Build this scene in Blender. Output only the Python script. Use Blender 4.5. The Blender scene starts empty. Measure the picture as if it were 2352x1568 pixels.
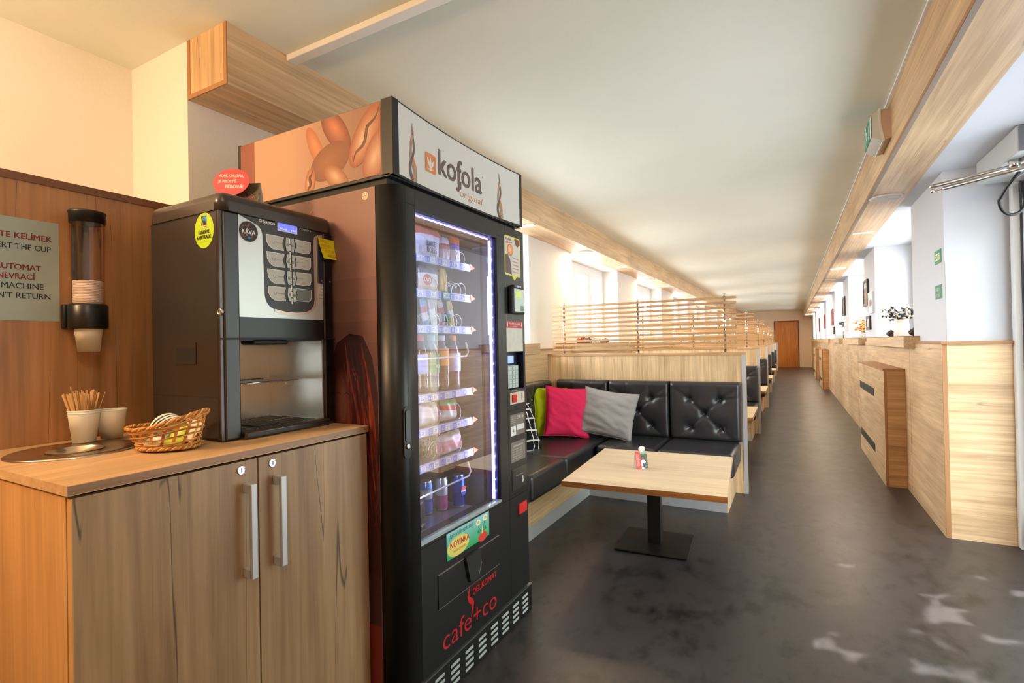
import bpy, bmesh, math, random
from mathutils import Vector, Matrix, noise
random.seed(7)
S = bpy.context.scene
COL = S.collection

# ------------------------------------------------------------------ camera, world, exposure
cam_d = bpy.data.cameras.new('camera'); cam = bpy.data.objects.new('camera', cam_d); COL.objects.link(cam)
cam_d.sensor_width = 36.0; cam_d.lens = 36.0 * 1170.13 / 2352.0; cam_d.clip_start = 0.02; cam_d.clip_end = 200
_r = Vector((0.87720804, 0.47972309, -0.01928231)); _u = Vector((0.02047182, 0.00275190, 0.99978664)); _b = Vector((0.47967380, -0.87741563, -0.00740682))
cam.matrix_world = Matrix(((_r.x, _u.x, _b.x, 0), (_r.y, _u.y, _b.y, 0), (_r.z, _u.z, _b.z, 1.25), (0, 0, 0, 1)))
S.camera = cam
S.view_settings.view_transform = 'Standard'
S.view_settings.look = 'None'
S.view_settings.gamma = 1.0
S.view_settings.use_curve_mapping = False
S.view_settings.exposure = 0.0
WORLD = 20.0          # daylight outside
LAMP = 20.0           # each lit ceiling lamp
LOBBY_FILL = 6.0         # added fill light over the lobby
SUN = 36.0           # sun behind the trees
WARM = 145.0          # warm globe over the counter

W = bpy.data.worlds.new('sky'); S.world = W; W.use_nodes = True
def world():
    nt = W.node_tree; n = nt.nodes; l = nt.links
    n.clear()
    out = n.new('ShaderNodeOutputWorld'); bg = n.new('ShaderNodeBackground')
    tc = n.new('ShaderNodeTexCoord'); sep = n.new('ShaderNodeSeparateXYZ')
    l.new(tc.outputs['Generated'], sep.inputs[0])
    ns = n.new('ShaderNodeTexNoise'); ns.inputs['Scale'].default_value = 14; ns.inputs['Detail'].default_value = 6
    l.new(tc.outputs['Generated'], ns.inputs['Vector'])
    r1 = n.new('ShaderNodeValToRGB')           # leaves against the sky
    r1.color_ramp.elements[0].position = .42; r1.color_ramp.elements[0].color = (.09, .15, .07, 1)
    r1.color_ramp.elements[1].position = .6; r1.color_ramp.elements[1].color = (.84, .93, .84, 1)
    l.new(ns.outputs[0], r1.inputs[0])
    mx = n.new('ShaderNodeMix'); mx.data_type = 'RGBA'
    a = n.new('ShaderNodeMapRange'); a.inputs['From Min'].default_value = .2; a.inputs['From Max'].default_value = .36
    l.new(sep.outputs['Z'], a.inputs['Value'])
    b = n.new('ShaderNodeMapRange'); b.inputs['From Min'].default_value = .25; b.inputs['From Max'].default_value = .1
    l.new(sep.outputs['X'], b.inputs['Value'])
    g = n.new('ShaderNodeMapRange'); g.inputs['From Min'].default_value = .0; g.inputs['From Max'].default_value = -.03   # pale pavement below the hedge
    l.new(sep.outputs['Z'], g.inputs['Value'])
    m0 = n.new('ShaderNodeMath'); m0.operation = 'MAXIMUM'; l.new(a.outputs[0], m0.inputs[0]); l.new(g.outputs[0], m0.inputs[1])
    m = n.new('ShaderNodeMath'); m.operation = 'MAXIMUM'
    l.new(m0.outputs[0], m.inputs[0]); l.new(b.outputs[0], m.inputs[1])
    l.new(m.outputs[0], mx.inputs['Factor']); l.new(r1.outputs[0], mx.inputs['A'])
    mx.inputs['B'].default_value = (.90, .95, 1.0, 1)
    gd = n.new('ShaderNodeMapRange'); gd.inputs['From Min'].default_value = -.02; gd.inputs['From Max'].default_value = .02; gd.inputs['To Min'].default_value = .42
    l.new(sep.outputs['Z'], gd.inputs['Value'])
    sc = n.new('ShaderNodeVectorMath'); sc.operation = 'SCALE'; l.new(mx.outputs['Result'], sc.inputs[0]); l.new(gd.outputs[0], sc.inputs['Scale'])
    l.new(sc.outputs[0], bg.inputs[0]); bg.inputs[1].default_value = WORLD
    l.new(bg.outputs[0], out.inputs[0])
world()

# ------------------------------------------------------------------ helpers
def lin(c):
    return tuple(((v / 255) / 12.92 if v / 255 <= .04045 else ((v / 255 + .055) / 1.055) ** 2.4) for v in c)
_M = {}
def mat(name, col, rough=.5, metal=0., spec=.5, emit=None, es=0., bump=0., bs=60., alpha=1., coat=0., trans=0., mottle=0., ms=5.):
    if name in _M: return _M[name]
    m = bpy.data.materials.new(name); m.use_nodes = True; nt = m.node_tree
    p = nt.nodes['Principled BSDF']; c = lin(col) + (1,)
    p.inputs['Base Color'].default_value = c; p.inputs['Roughness'].default_value = rough
    p.inputs['Metallic'].default_value = metal; p.inputs['Specular IOR Level'].default_value = spec
    p.inputs['Alpha'].default_value = alpha; p.inputs['Coat Weight'].default_value = coat
    p.inputs['Transmission Weight'].default_value = trans
    if emit: p.inputs['Emission Color'].default_value = lin(emit) + (1,); p.inputs['Emission Strength'].default_value = es
    tc = nt.nodes.new('ShaderNodeTexCoord')
    if bump:
        ns = nt.nodes.new('ShaderNodeTexNoise'); ns.inputs['Scale'].default_value = bs; ns.inputs['Detail'].default_value = 4
        bp = nt.nodes.new('ShaderNodeBump'); bp.inputs['Strength'].default_value = bump; bp.inputs['Distance'].default_value = .004
        nt.links.new(tc.outputs['Object'], ns.inputs['Vector']); nt.links.new(ns.outputs[0], bp.inputs['Height']); nt.links.new(bp.outputs[0], p.inputs['Normal'])
    if mottle:
        ns = nt.nodes.new('ShaderNodeTexNoise'); ns.inputs['Scale'].default_value = ms; ns.inputs['Detail'].default_value = 5
        nt.links.new(tc.outputs['Object'], ns.inputs['Vector'])
        r = nt.nodes.new('ShaderNodeValToRGB')
        r.color_ramp.elements[0].position = .3; r.color_ramp.elements[1].position = .7
        r.color_ramp.elements[0].color = tuple(v * (1 - mottle) for v in c[:3]) + (1,)
        r.color_ramp.elements[1].color = tuple(min(1, v * (1 + mottle)) for v in c[:3]) + (1,)
        nt.links.new(ns.outputs[0], r.inputs[0]); nt.links.new(r.outputs[0], p.inputs['Base Color'])
    _M[name] = m
    return m

def wood(name, axis, col, rough=.42, vary=.32, crack=.5, sc=1.):
    if name in _M: return _M[name]
    m = bpy.data.materials.new(name); m.use_nodes = True; nt = m.node_tree; N = nt.nodes; L = nt.links
    p = N['Principled BSDF']; p.inputs['Roughness'].default_value = rough
    tc = N.new('ShaderNodeTexCoord')
    def noise(across, along, detail, seed, dist=.4):
        mp = N.new('ShaderNodeMapping'); s = [across * sc] * 3; s['xyz'.index(axis)] = along * sc
        mp.inputs['Scale'].default_value = s; mp.inputs['Location'].default_value = (seed, seed * .7, seed * 1.3)
        ns = N.new('ShaderNodeTexNoise'); ns.inputs['Scale'].default_value = 1; ns.inputs['Detail'].default_value = detail
        ns.inputs['Roughness'].default_value = .6; ns.inputs['Distortion'].default_value = dist
        L.new(tc.outputs['Object'], mp.inputs[0]); L.new(mp.outputs[0], ns.inputs['Vector'])
        return ns.outputs[0]
    def math_(op, a, b):
        q = N.new('ShaderNodeMath'); q.operation = op
        for i, v in enumerate((a, b)):
            if isinstance(v, (int, float)): q.inputs[i].default_value = v
            else: L.new(v, q.inputs[i])
        return q.outputs[0]
    fine = noise(46, 1.6, 6, 3.1); blotch = noise(4.5, 1.1, 3, 8.2); mid = noise(14, .8, 4, 1.7); ck = noise(12, .5, 1.5, 5.5, .1)
    v = math_('ADD', math_('MULTIPLY', fine, .42), math_('ADD', math_('MULTIPLY', blotch, .36), math_('MULTIPLY', mid, .22)))
    rp = N.new('ShaderNodeValToRGB'); b = lin(col)
    rp.color_ramp.elements[0].position = .39; rp.color_ramp.elements[1].position = .62
    rp.color_ramp.elements[0].color = tuple(x * (1 - vary * (1 + .25 * i)) for i, x in enumerate(b)) + (1,)
    rp.color_ramp.elements[1].color = tuple(min(.95, x * (1 + vary)) for x in b) + (1,)
    L.new(v, rp.inputs[0])
    d = math_('ABSOLUTE', math_('SUBTRACT', ck, .5), 0)
    line = N.new('ShaderNodeMapRange'); line.inputs['From Min'].default_value = .001; line.inputs['From Max'].default_value = .0055
    line.inputs['To Min'].default_value = 1; line.inputs['To Max'].default_value = 0; L.new(d, line.inputs['Value'])
    gate = N.new('ShaderNodeMapRange'); gate.inputs['From Min'].default_value = .49; gate.inputs['From Max'].default_value = .54; L.new(mid, gate.inputs['Value'])
    k = math_('MULTIPLY', math_('MULTIPLY', line.outputs[0], gate.outputs[0]), crack)
    mx = N.new('ShaderNodeMix'); mx.data_type = 'RGBA'; L.new(k, mx.inputs['Factor']); L.new(rp.outputs[0], mx.inputs['A'])
    mx.inputs['B'].default_value = tuple(x * .22 for x in b) + (1,)
    L.new(mx.outputs['Result'], p.inputs['Base Color'])
    bp = N.new('ShaderNodeBump'); bp.inputs['Strength'].default_value = .08; bp.inputs['Distance'].default_value = .002
    L.new(fine, bp.inputs['Height']); L.new(bp.outputs[0], p.inputs['Normal'])
    _M[name] = m
    return m

def glass(name, refl=.3, tint=(1, 1, 1), rough=0.):
    if name in _M: return _M[name]
    m = bpy.data.materials.new(name); m.use_nodes = True; nt = m.node_tree; nt.nodes.clear()
    o = nt.nodes.new('ShaderNodeOutputMaterial'); mx = nt.nodes.new('ShaderNodeMixShader'); t = nt.nodes.new('ShaderNodeBsdfTransparent'); g = nt.nodes.new('ShaderNodeBsdfGlossy')
    t.inputs[0].default_value = tint + (1,); g.inputs['Roughness'].default_value = rough; mx.inputs[0].default_value = refl
    nt.links.new(t.outputs[0], mx.inputs[1]); nt.links.new(g.outputs[0], mx.inputs[2]); nt.links.new(mx.outputs[0], o.inputs[0])
    _M[name] = m
    return m

class MB:
    def __init__(s): s.b = bmesh.new(); s.mats = []
    def mi(s, m):
        if m is None: return 0
        if m not in s.mats: s.mats.append(m)
        return s.mats.index(m)
    def face(s, vs, m=None, smooth=False):
        try: f = s.b.faces.new(vs)
        except ValueError: return None
        f.material_index = s.mi(m); f.smooth = smooth
        return f
    def box(s, x0, x1, y0, y1, z0, z1, m=None, bev=0., seg=2):
        v = [s.b.verts.new((x, y, z)) for x in (x0, x1) for y in (y0, y1) for z in (z0, z1)]
        q = [(0, 1, 3, 2), (4, 6, 7, 5), (0, 4, 5, 1), (2, 3, 7, 6), (0, 2, 6, 4), (1, 5, 7, 3)]
        fs = [s.face([v[i] for i in a], m) for a in q]
        if bev > 0:
            es = list({e for f in fs for e in f.edges})
            r = bmesh.ops.bevel(s.b, geom=es, offset=bev, segments=seg, affect='EDGES', profile=.5)
            for f in r['faces']: f.smooth = True
        return s
    def prism(s, pts, fr, d0, d1, m=None, smooth=False):
        """polygon pts (2D) in frame fr=(o,u,v,n), extruded along n from d0 to d1"""
        o, u, v, n = fr
        A = [s.b.verts.new(o + u * p[0] + v * p[1] + n * d0) for p in pts]
        if d1 == d0:
            s.face(A, m); return s
        B = [s.b.verts.new(o + u * p[0] + v * p[1] + n * d1) for p in pts]
        s.face(list(reversed(A)), m); s.face(B, m)
        k = len(pts)
        for i in range(k): s.face([A[i], A[(i + 1) % k], B[(i + 1) % k], B[i]], m, smooth)
        return s
    def tube(s, pts, r, n=8, m=None, cap=True, closed=False):
        pts = [Vector(p) for p in pts]; k = len(pts); rs = r if isinstance(r, (list, tuple)) else [r] * k
        rings = []; nrm = None
        for i, p in enumerate(pts):
            if closed: t = pts[(i + 1) % k] - pts[i - 1]
            else: t = pts[min(i + 1, k - 1)] - pts[max(i - 1, 0)]
            t.normalize()
            if nrm is None:
                nrm = t.orthogonal().normalized()
            else:
                nrm = nrm - t * nrm.dot(t)
                nrm = nrm.normalized() if nrm.length > 1e-6 else t.orthogonal().normalized()
            bi = t.cross(nrm)
            rings.append([s.b.verts.new(p + (nrm * math.cos(a) + bi * math.sin(a)) * rs[i]) for a in [2 * math.pi * j / n for j in range(n)]])
        for i in range(k if closed else k - 1):
            A, B = rings[i], rings[(i + 1) % k]
            for j in range(n): s.face([A[j], A[(j + 1) % n], B[(j + 1) % n], B[j]], m, True)
        if cap and not closed:
            s.face(list(reversed(rings[0])), m); s.face(rings[-1], m)
        return s
    def cyl(s, p0, p1, r0, r1=None, n=20, m=None): return s.tube([p0, p1], [r0, r0 if r1 is None else r1], n, m)
    def lathe(s, prof, c, n=28, m=None, axis=(0, 0, 1), cap=True, mfun=None):
        ax = Vector(axis).normalized(); a = ax.orthogonal().normalized(); b = ax.cross(a); c = Vector(c)
        rings = [[s.b.verts.new(c + ax * h + (a * math.cos(2 * math.pi * j / n) + b * math.sin(2 * math.pi * j / n)) * max(r, 1e-5)) for j in range(n)] for r, h in prof]
        for i in range(len(rings) - 1):
            mm = mfun(i) if mfun else m
            for j in range(n): s.face([rings[i][j], rings[i][(j + 1) % n], rings[i + 1][(j + 1) % n], rings[i + 1][j]], mm, True)
        if cap:
            s.face(list(reversed(rings[0])), mfun(0) if mfun else m); s.face(rings[-1], mfun(len(rings) - 2) if mfun else m)
        return s
    def grid(s, fn, nu, nv, m=None, mf=None, wrapu=False):
        V = [[s.b.verts.new(fn(i / nu, j / nv)) for j in range(nv + 1)] for i in range(nu + 1)]
        for i in range(nu):
            for j in range(nv):
                s.face([V[i][j], V[i + 1][j], V[i + 1][j + 1], V[i][j + 1]], mf((i + .5) / nu, (j + .5) / nv) if mf else m, True)
        return V
    def ell(s, c, r, m=None, n=12, rot=None):
        c = Vector(c)
        def f(u, v):
            a = 2 * math.pi * u; t = math.pi * (v - .5) * .999
            q = Vector((r[0] * math.cos(t) * math.cos(a), r[1] * math.cos(t) * math.sin(a), r[2] * math.sin(t)))
            return c + (rot @ q if rot else q)
        s.grid(f, n, max(6, n // 2), m)
        return s
    def text(s, body, fr, x, y, h, m, w=None, bold=0., shear=0., d=.0004, align='l', rot=0.):
        cu = bpy.data.curves.new('t', 'FONT'); cu.body = body; cu.size = 1; cu.offset = min(bold, 0); cu.shear = shear; cu.resolution_u = 3
        ob = bpy.data.objects.new('t', cu); COL.objects.link(ob)
        dg = bpy.context.evaluated_depsgraph_get(); me = bpy.data.meshes.new_from_object(ob.evaluated_get(dg))
        bpy.data.objects.remove(ob); bpy.data.curves.remove(cu)
        if not me.vertices: return s
        xs = [v.co.x for v in me.vertices]; x0, x1 = min(xs), max(xs)
        sy = h / .7; sx = (w / (x1 - x0)) if w else sy
        W_ = (x1 - x0) * sx; ox = x if align == 'l' else (x - W_ / 2 if align == 'c' else x - W_)
        o, u, v, n = fr; ca, sa = math.cos(rot), math.sin(rot); nn = fr[3]
        bd = max(bold, 0) * 2.2 * h          # heavier strokes: the outline repeated a hair to each side
        for k, (ex, ey) in enumerate([(0, 0)] if bd == 0 else [(-bd, 0), (bd, 0), (0, bd * .6), (0, -bd * .6)]):
            vs = []
            for q in me.vertices:
                px, py = (q.co.x - x0) * sx + ox - x + ex, q.co.y * sy + ey
                vs.append(s.b.verts.new(o + u * (x + px * ca - py * sa) + v * (y + px * sa + py * ca) + n * (d + k * .00004)))
            for f in me.polygons:
                fs = s.face([vs[i] for i in f.vertices], m)
                if fs:
                    fs.normal_update()
                    if fs.normal.dot(nn) < 0: fs.normal_flip()
        bpy.data.meshes.remove(me)
        return s
    def build(s, name, m=None, parent=None, origin=None, recalc=True, local=False):
        o = ORG.get(parent, Vector((0, 0, 0))) if parent is not None and not local else (Vector(origin) if origin is not None else Vector((0, 0, 0)))
        if o.length: bmesh.ops.translate(s.b, verts=s.b.verts, vec=-o)
        if recalc: bmesh.ops.recalc_face_normals(s.b, faces=s.b.faces)
        me = bpy.data.meshes.new(name); s.b.to_mesh(me); s.b.free()
        ms = s.mats if s.mats else [m]
        for q in ms: me.materials.append(q if q is not None else m)
        ob = bpy.data.objects.new(name, me); COL.objects.link(ob)
        if parent is not None: ob.parent = parent; ORG[ob] = ORG.get(parent, Vector((0, 0, 0)))
        else: ob.location = o; ORG[ob] = o
        return ob
ORG = {}
def tag(o, label, cat, group=None, kind=None):
    o['label'] = label; o['category'] = cat
    if group: o['group'] = group
    if kind: o['kind'] = kind
    return o
def thing(name, label, cat, loc, group=None):
    o = bpy.data.objects.new(name, None); o.empty_display_size = .1; COL.objects.link(o); o.location = loc; ORG[o] = Vector(loc)
    return tag(o, label, cat, group)
def struct(o, label=None, cat=None):
    o['kind'] = 'structure'
    if label: o['label'] = label
    if cat: o['category'] = cat
    return o
def dup(o, loc=None, rot=None, label=None, group=None, parent=None):
    c = o.copy(); COL.objects.link(c); ORG[c] = ORG.get(o, Vector((0, 0, 0)))
    if parent is not None: c.parent = parent
    for ch in [x for x in o.children]: dup(ch, parent=c)
    if loc is not None: c.location = loc
    if rot is not None: c.rotation_euler = rot
    if label: c['label'] = label
    if group: c['group'] = group
    return c
def FX(x): return (Vector((x, 0, 0)), Vector((0, 1, 0)), Vector((0, 0, 1)), Vector((1, 0, 0)))      # faces +X, coords (y,z)
def FXm(x): return (Vector((x, 0, 0)), Vector((0, 1, 0)), Vector((0, 0, 1)), Vector((-1, 0, 0)))   # faces -X, coords (y,z) seen mirrored
def FY(y): return (Vector((0, y, 0)), Vector((1, 0, 0)), Vector((0, 0, 1)), Vector((0, -1, 0)))     # faces -Y, coords (x,z)
def FZ(z): return (Vector((0, 0, z)), Vector((1, 0, 0)), Vector((0, 1, 0)), Vector((0, 0, 1)))
def rect(x0, x1, y0, y1): return [(x0, y0), (x1, y0), (x1, y1), (x0, y1)]
def circ(x, y, r, n=24, ry=None): return [(x + r * math.cos(2 * math.pi * i / n), y + (ry or r) * math.sin(2 * math.pi * i / n)) for i in range(n)]
def rrect(x0, x1, y0, y1, r, n=5):
    P = []
    for cx, cy, a0 in ((x1 - r, y1 - r, 0), (x0 + r, y1 - r, 90), (x0 + r, y0 + r, 180), (x1 - r, y0 + r, 270)):
        for i in range(n + 1):
            a = math.radians(a0 + 90 * i / n); P.append((cx + r * math.cos(a), cy + r * math.sin(a)))
    return P
def ribbon(pts, ws):
    """flat ribbon polygon along 2D points with half widths"""
    L_, R_ = [], []
    for i, p in enumerate(pts):
        a = pts[max(i - 1, 0)]; b = pts[min(i + 1, len(pts) - 1)]
        dx, dy = b[0] - a[0], b[1] - a[1]; k = math.hypot(dx, dy) or 1
        nx, ny = -dy / k, dx / k; w = ws[i] if isinstance(ws, (list, tuple)) else ws
        L_.append((p[0] + nx * w, p[1] + ny * w)); R_.append((p[0] - nx * w, p[1] - ny * w))
    return L_, R_
def rib(mb, pts, ws, fr, d, m):
    L_, R_ = ribbon(pts, ws)
    for i in range(len(pts) - 1):
        mb.prism([L_[i], R_[i], R_[i + 1], L_[i + 1]], fr, d, d, m)
def flat(mb, pts, fr, d, m):
    o, u, v, n = fr
    vs = [mb.b.verts.new(o + u * p[0] + v * p[1] + n * d) for p in pts]
    mb.face(vs, m)

# ------------------------------------------------------------------ materials
OAK = (212, 182, 142)
w_x = wood('oak laminate, grain across hall', 'x', OAK)
w_y = wood('oak laminate, grain along hall', 'y', OAK, vary=.26)
w_z = wood('oak laminate, upright grain', 'z', OAK)
w_cab = wood('rustic oak laminate, upright grain', 'z', (160, 132, 98), crack=.9, vary=.3)
w_panel = wood('brown oak board', 'z', (172, 126, 82), crack=.85, vary=.3)
w_top = wood('oak worktop', 'y', (204, 168, 124), vary=.22, crack=.2)
w_slat = wood('beech slat', 'x', (196, 152, 106), vary=.15, crack=0)
w_table = wood('light oak table top', 'x', (230, 204, 168), vary=.15, crack=.1, rough=.35)
w_edge = mat('oak edge band', (168, 120, 76), .5)
w_door = wood('orange veneer door', 'z', (196, 120, 44), vary=.2, crack=0)
plaster = mat('white plaster', (236, 233, 226), .85, bump=.15, bs=90)
ceil_m = mat('ceiling plaster', (234, 238, 226), .9, bump=.12, bs=60, mottle=.03, ms=1.2)
white = mat('white paint', (235, 235, 233), .45)
pvc = mat('white window frame', (232, 234, 234), .35)
black = mat('black powder coat', (17, 17, 18), .4)
blackg = mat('gloss black', (12, 12, 13), .15)
blackm = mat('matt black', (14, 14, 14), .6)
dgrey = mat('dark grey', (52, 52, 54), .5)
steel = mat('brushed steel', (200, 198, 194), .28, 1.)
chrome = mat('chrome', (225, 225, 228), .12, 1.)
alu = mat('satin aluminium', (196, 197, 200), .42, .35)
paper = mat('white paper', (238, 234, 224), .7)
leather = mat('black leather', (44, 43, 46), .31, spec=.6, bump=.05, bs=260)
def colm(c, rough=.5): return mat('print %d %d %d' % c, c, rough)
# daylight openings: sampling portals in the glazed openings
def portal(name, x, y0, y1, z0, z1, s):
    d = bpy.data.lights.new(name, 'AREA'); d.shape = 'RECTANGLE'; d.size = z1 - z0; d.size_y = y1 - y0
    d.cycles.is_portal = True
    o = bpy.data.objects.new(name, d); COL.objects.link(o); o.location = (x, (y0 + y1) / 2, (z0 + z1) / 2)
    o.rotation_euler = (0, math.radians(90 if s > 0 else -90), 0)
LWIN = [(2.71 + 2.98 * k, 4.55 + 2.98 * k) for k in range(6)]
RPIER = [(4.12, 5.08)] + [(7.1 + 3.0 * k, 8.05 + 3.0 * k) for k in range(6)] + [(25.1, 26.6)]
RWIN = [(RPIER[i][1], RPIER[i + 1][0]) for i in range(len(RPIER) - 1)]
for i, (a, b) in enumerate(LWIN): portal('daylight', -2.60, a, b, 1.2, 2.343, 1)
for i, (a, b) in enumerate(RWIN): portal('daylight', 1.26, a, b, 1.22, 2.29, -1)
portal('daylight', 1.26, 1.9, 4.0, 0., 2.15, -1)
sd = bpy.data.lights.new('sun', 'SUN'); sd.energy = SUN; sd.angle = math.radians(.3); sd.color = (1, .96, .9)
so = bpy.data.objects.new('sun', sd); COL.objects.link(so); so.rotation_euler = Vector((.6, .3, .95)).to_track_quat('Z', 'Y').to_euler(); so.location = (6, 5, 9)
# ------------------------------------------------------------------ room shell
def floor_mat():
    m = bpy.data.materials.new('charcoal vinyl floor'); m.use_nodes = True; nt = m.node_tree; p = nt.nodes['Principled BSDF']
    tc = nt.nodes.new('ShaderNodeTexCoord')
    def nz(sc, det, st=(1, 1, 1)):
        mp = nt.nodes.new('ShaderNodeMapping'); mp.inputs['Scale'].default_value = st
        ns = nt.nodes.new('ShaderNodeTexNoise'); ns.inputs['Scale'].default_value = sc; ns.inputs['Detail'].default_value = det; ns.inputs['Roughness'].default_value = .65
        nt.links.new(tc.outputs['Object'], mp.inputs[0]); nt.links.new(mp.outputs[0], ns.inputs['Vector']); return ns.outputs[0]
    a = nz(3., 8); b = nz(14, 6, (1, .6, 1))
    ad = nt.nodes.new('ShaderNodeMath'); ad.operation = 'ADD'; nt.links.new(a, ad.inputs[0]); nt.links.new(b, ad.inputs[1])
    r = nt.nodes.new('ShaderNodeValToRGB')
    r.color_ramp.elements[0].position = .8; r.color_ramp.elements[0].color = lin((26, 25, 27)) + (1,)
    r.color_ramp.elements[1].position = 1.18; r.color_ramp.elements[1].color = lin((56, 52, 52)) + (1,)
    nt.links.new(ad.outputs[0], r.inputs[0]); nt.links.new(r.outputs[0], p.inputs['Base Color'])
    rr = nt.nodes.new('ShaderNodeMapRange'); rr.inputs['To Min'].default_value = .26; rr.inputs['To Max'].default_value = .46
    nt.links.new(a, rr.inputs['Value']); nt.links.new(rr.outputs[0], p.inputs['Roughness'])
    p.inputs['Specular IOR Level'].default_value = .5
    return m
m = MB(); m.box(-3.1, 1.7, -3.7, 26.8, -.1, 0, floor_mat()); struct(m.build('floor'), 'dark charcoal vinyl floor with a soft sheen', 'floor')
m = MB(); m.box(-3.1, 1.7, -3.7, 26.8, 2.6, 2.7, ceil_m); struct(m.build('ceiling'), 'off-white plaster ceiling over the hall', 'ceiling')

# left wall: recessed wall by the counter, return, then window wall
m = MB(); P = plaster
m.box(-3.0, -2.74, -3.6, 1.27, 0, 2.6, P); m.box(-3.0, -2.60, 1.27, 2.71, 0, 2.6, P); m.box(-2.60, -2.28, 1.27, 2.71, 0, 2.6, P)
for i, (a, b) in enumerate(LWIN):
    m.box(-2.58, -2.28, a, b, 0, 1.2, P); m.box(-2.58, -2.28, a, b, 2.343, 2.6, P)
    nxt = LWIN[i + 1][0] if i < len(LWIN) - 1 else 26.6
    m.box(-2.58, -2.28, b, nxt, 0, 2.6, P)
struct(m.build('wall_left'), 'white window wall on the seating side', 'wall')
# right wall: piers and niches, then the side of the entrance recess
m = MB(); P = mat('cool white plaster', (216, 220, 227), .85, bump=.12, bs=90)
m.box(.86, 1.3, 4.12, 26.6, 0, 1.2, P); m.box(.768, 1.3, -3.6, 26.6, 2.29, 2.6, P)
for a, b in RPIER: m.box(.86, 1.3, a, b, 1.2, 2.29, P)
m.box(1.2, 1.3, -3.6, 1.9, 0, 2.29, P); m.box(1.2, 1.3, 1.9, 4.0, 2.15, 2.29, P); m.box(1.24, 1.3, 4.0, 4.12, 0, 2.29, P)
struct(m.build('wall_right'), 'white wall of piers and window niches above the wooden wainscot', 'wall')
m = MB(); m.box(-3.0, 1.5, 26.6, 26.75, 0, 2.6, mat('end wall paint', (242, 216, 190), .85)); struct(m.build('wall_end'), 'beige end wall around the orange door', 'wall')
m = MB(); m.box(-3.0, 1.5, -3.7, -3.55, 0, 2.6, mat('lobby wall', (226, 196, 150), .85)); struct(m.build('wall_back'), 'cream wall behind the viewer', 'wall')

# wooden ceiling beams (boxed)
m = MB(); m.box(-2.279, -2.0, 1.275, 26.6, 2.343, 2.6, w_y)
for y in (2.35, 4.8, 7.3, 9.8): m.box(-2.0005, -1.9996, y, y + .003, 2.345, 2.6, w_edge)
b0 = struct(m.build('trim_1'), 'boxed oak beam along the left wall', 'beam')
m = MB()
m.box(-2.279, -2.258, 1.27, 1.275, 2.343, 2.6, w_edge); m.box(-2.02, -2.0, 1.27, 1.275, 2.343, 2.6, w_edge); m.box(-2.258, -2.02, 1.27, 1.275, 2.343, 2.362, w_edge)
m.box(-2.258, -2.02, 1.272, 1.275, 2.362, 2.6, w_z)
m.build('end_panel', None, b0)
m = MB(); m.box(.523, .768, -3.5, 26.6, 2.287, 2.6, w_y); b1 = struct(m.build('trim_2'), 'boxed oak beam along the right wall', 'beam')
m = MB(); m.box(.5215, .523, -3.5, 26.6, 2.287, 2.305, w_edge); m.box(.523, .545, -3.5, 26.6, 2.2855, 2.287, mat('taupe edge', (150, 132, 116), .5)); m.build('edge_band', None, b1)
m = MB(); m.box(.509, .523, -3.5, 26.6, 2.588, 2.6, white); struct(m.build('trim_3'), 'thin white bead where the right beam meets the ceiling', 'trim')
m = MB(); m.box(-2.0, .5, 1.555, 1.605, 2.572, 2.6, white, .003); struct(m.build('trim_4'), 'white cable duct crossing the ceiling', 'duct')

# wainscots
m = MB(); m.box(.828, .86, 4.085, 26.6, 0, 1.205, w_y); m.box(.82, .87, 4.075, 26.6, 1.205, 1.222, w_edge)
for y in (5.08, 8.6, 10.0, 13.1): m.box(.8275, .8281, y, y + .004, 0, 1.205, w_edge)
t = struct(m.build('trim_5'), 'oak wainscot running down the right wall', 'wainscot')
m = MB(); m.box(.852, 1.157, 4.08, 4.12, 0, 1.205, w_x); m.box(.828, .852, 4.078, 4.085, 0, 1.205, w_edge); m.box(.82, 1.157, 4.06, 4.0745, 1.205, 1.222, w_edge); m.box(.8705, 1.157, 4.0745, 4.13, 1.205, 1.222, w_edge); m.build('end_panel', None, t)
m = MB(); m.box(-2.28, -2.10, 2.16, 26.6, 0, 1.195, w_y); m.box(-2.28, -2.09, 2.16, 26.6, 1.195, 1.21, w_edge)
struct(m.build('trim_6'), 'oak wainscot under the left windows', 'wainscot')
m = MB(); m.box(.862, .91, 4.115, 4.12, 1.222, 1.72, white); struct(m.build('trim_7'), 'flat white cable cover on the end of the first right pier', 'trim')

# windows
gl = glass('window glass', .05)
def window(nm, x, a, b, z0, z1, sgn, n, sill):
    fr = MB(); xx = (x - .035, x + .035)
    def bar(y0, y1, za, zb): fr.box(xx[0], xx[1], y0, y1, za, zb, pvc, .004, 1)
    bar(a + .05, b - .05, z1 - .07, z1); bar(a + .05, b - .05, z0, z0 + .07); bar(a, a + .05, z0, z1); bar(b - .05, b, z0, z1)
    pw = (b - a - .1) / n
    for i in range(n):
        y0 = a + .05 + i * pw
        xs = x + sgn * .012
        for s in ((y0 + .005, y0 + .065, z0 + .071, z1 - .071), (y0 + pw - .065, y0 + pw - .005, z0 + .071, z1 - .071), (y0 + .065, y0 + pw - .065, z0 + .071, z0 + .13), (y0 + .065, y0 + pw - .065, z1 - .14, z1 - .071)):
            fr.box(xs - .03, xs + .03, s[0], s[1], s[2], s[3], pvc)
    o = struct(fr.build(nm), 'white framed window in the %s wall' % ('left' if sgn > 0 else 'right'), 'window')
    g = MB(); flat(g, rect(a + .06, b - .06, z0 + .1, z1 - .1), FX(x), 0, gl); g.build('pane', None, o, recalc=False)
    s = MB(); s.box(*sill, w_y, .003, 1); s.box(sill[0] - .002, sill[1] + .002, sill[2], sill[3], sill[5], sill[5] + .004, w_edge); s.build('window_sill', None, o)
    return o
n = 0
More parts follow.
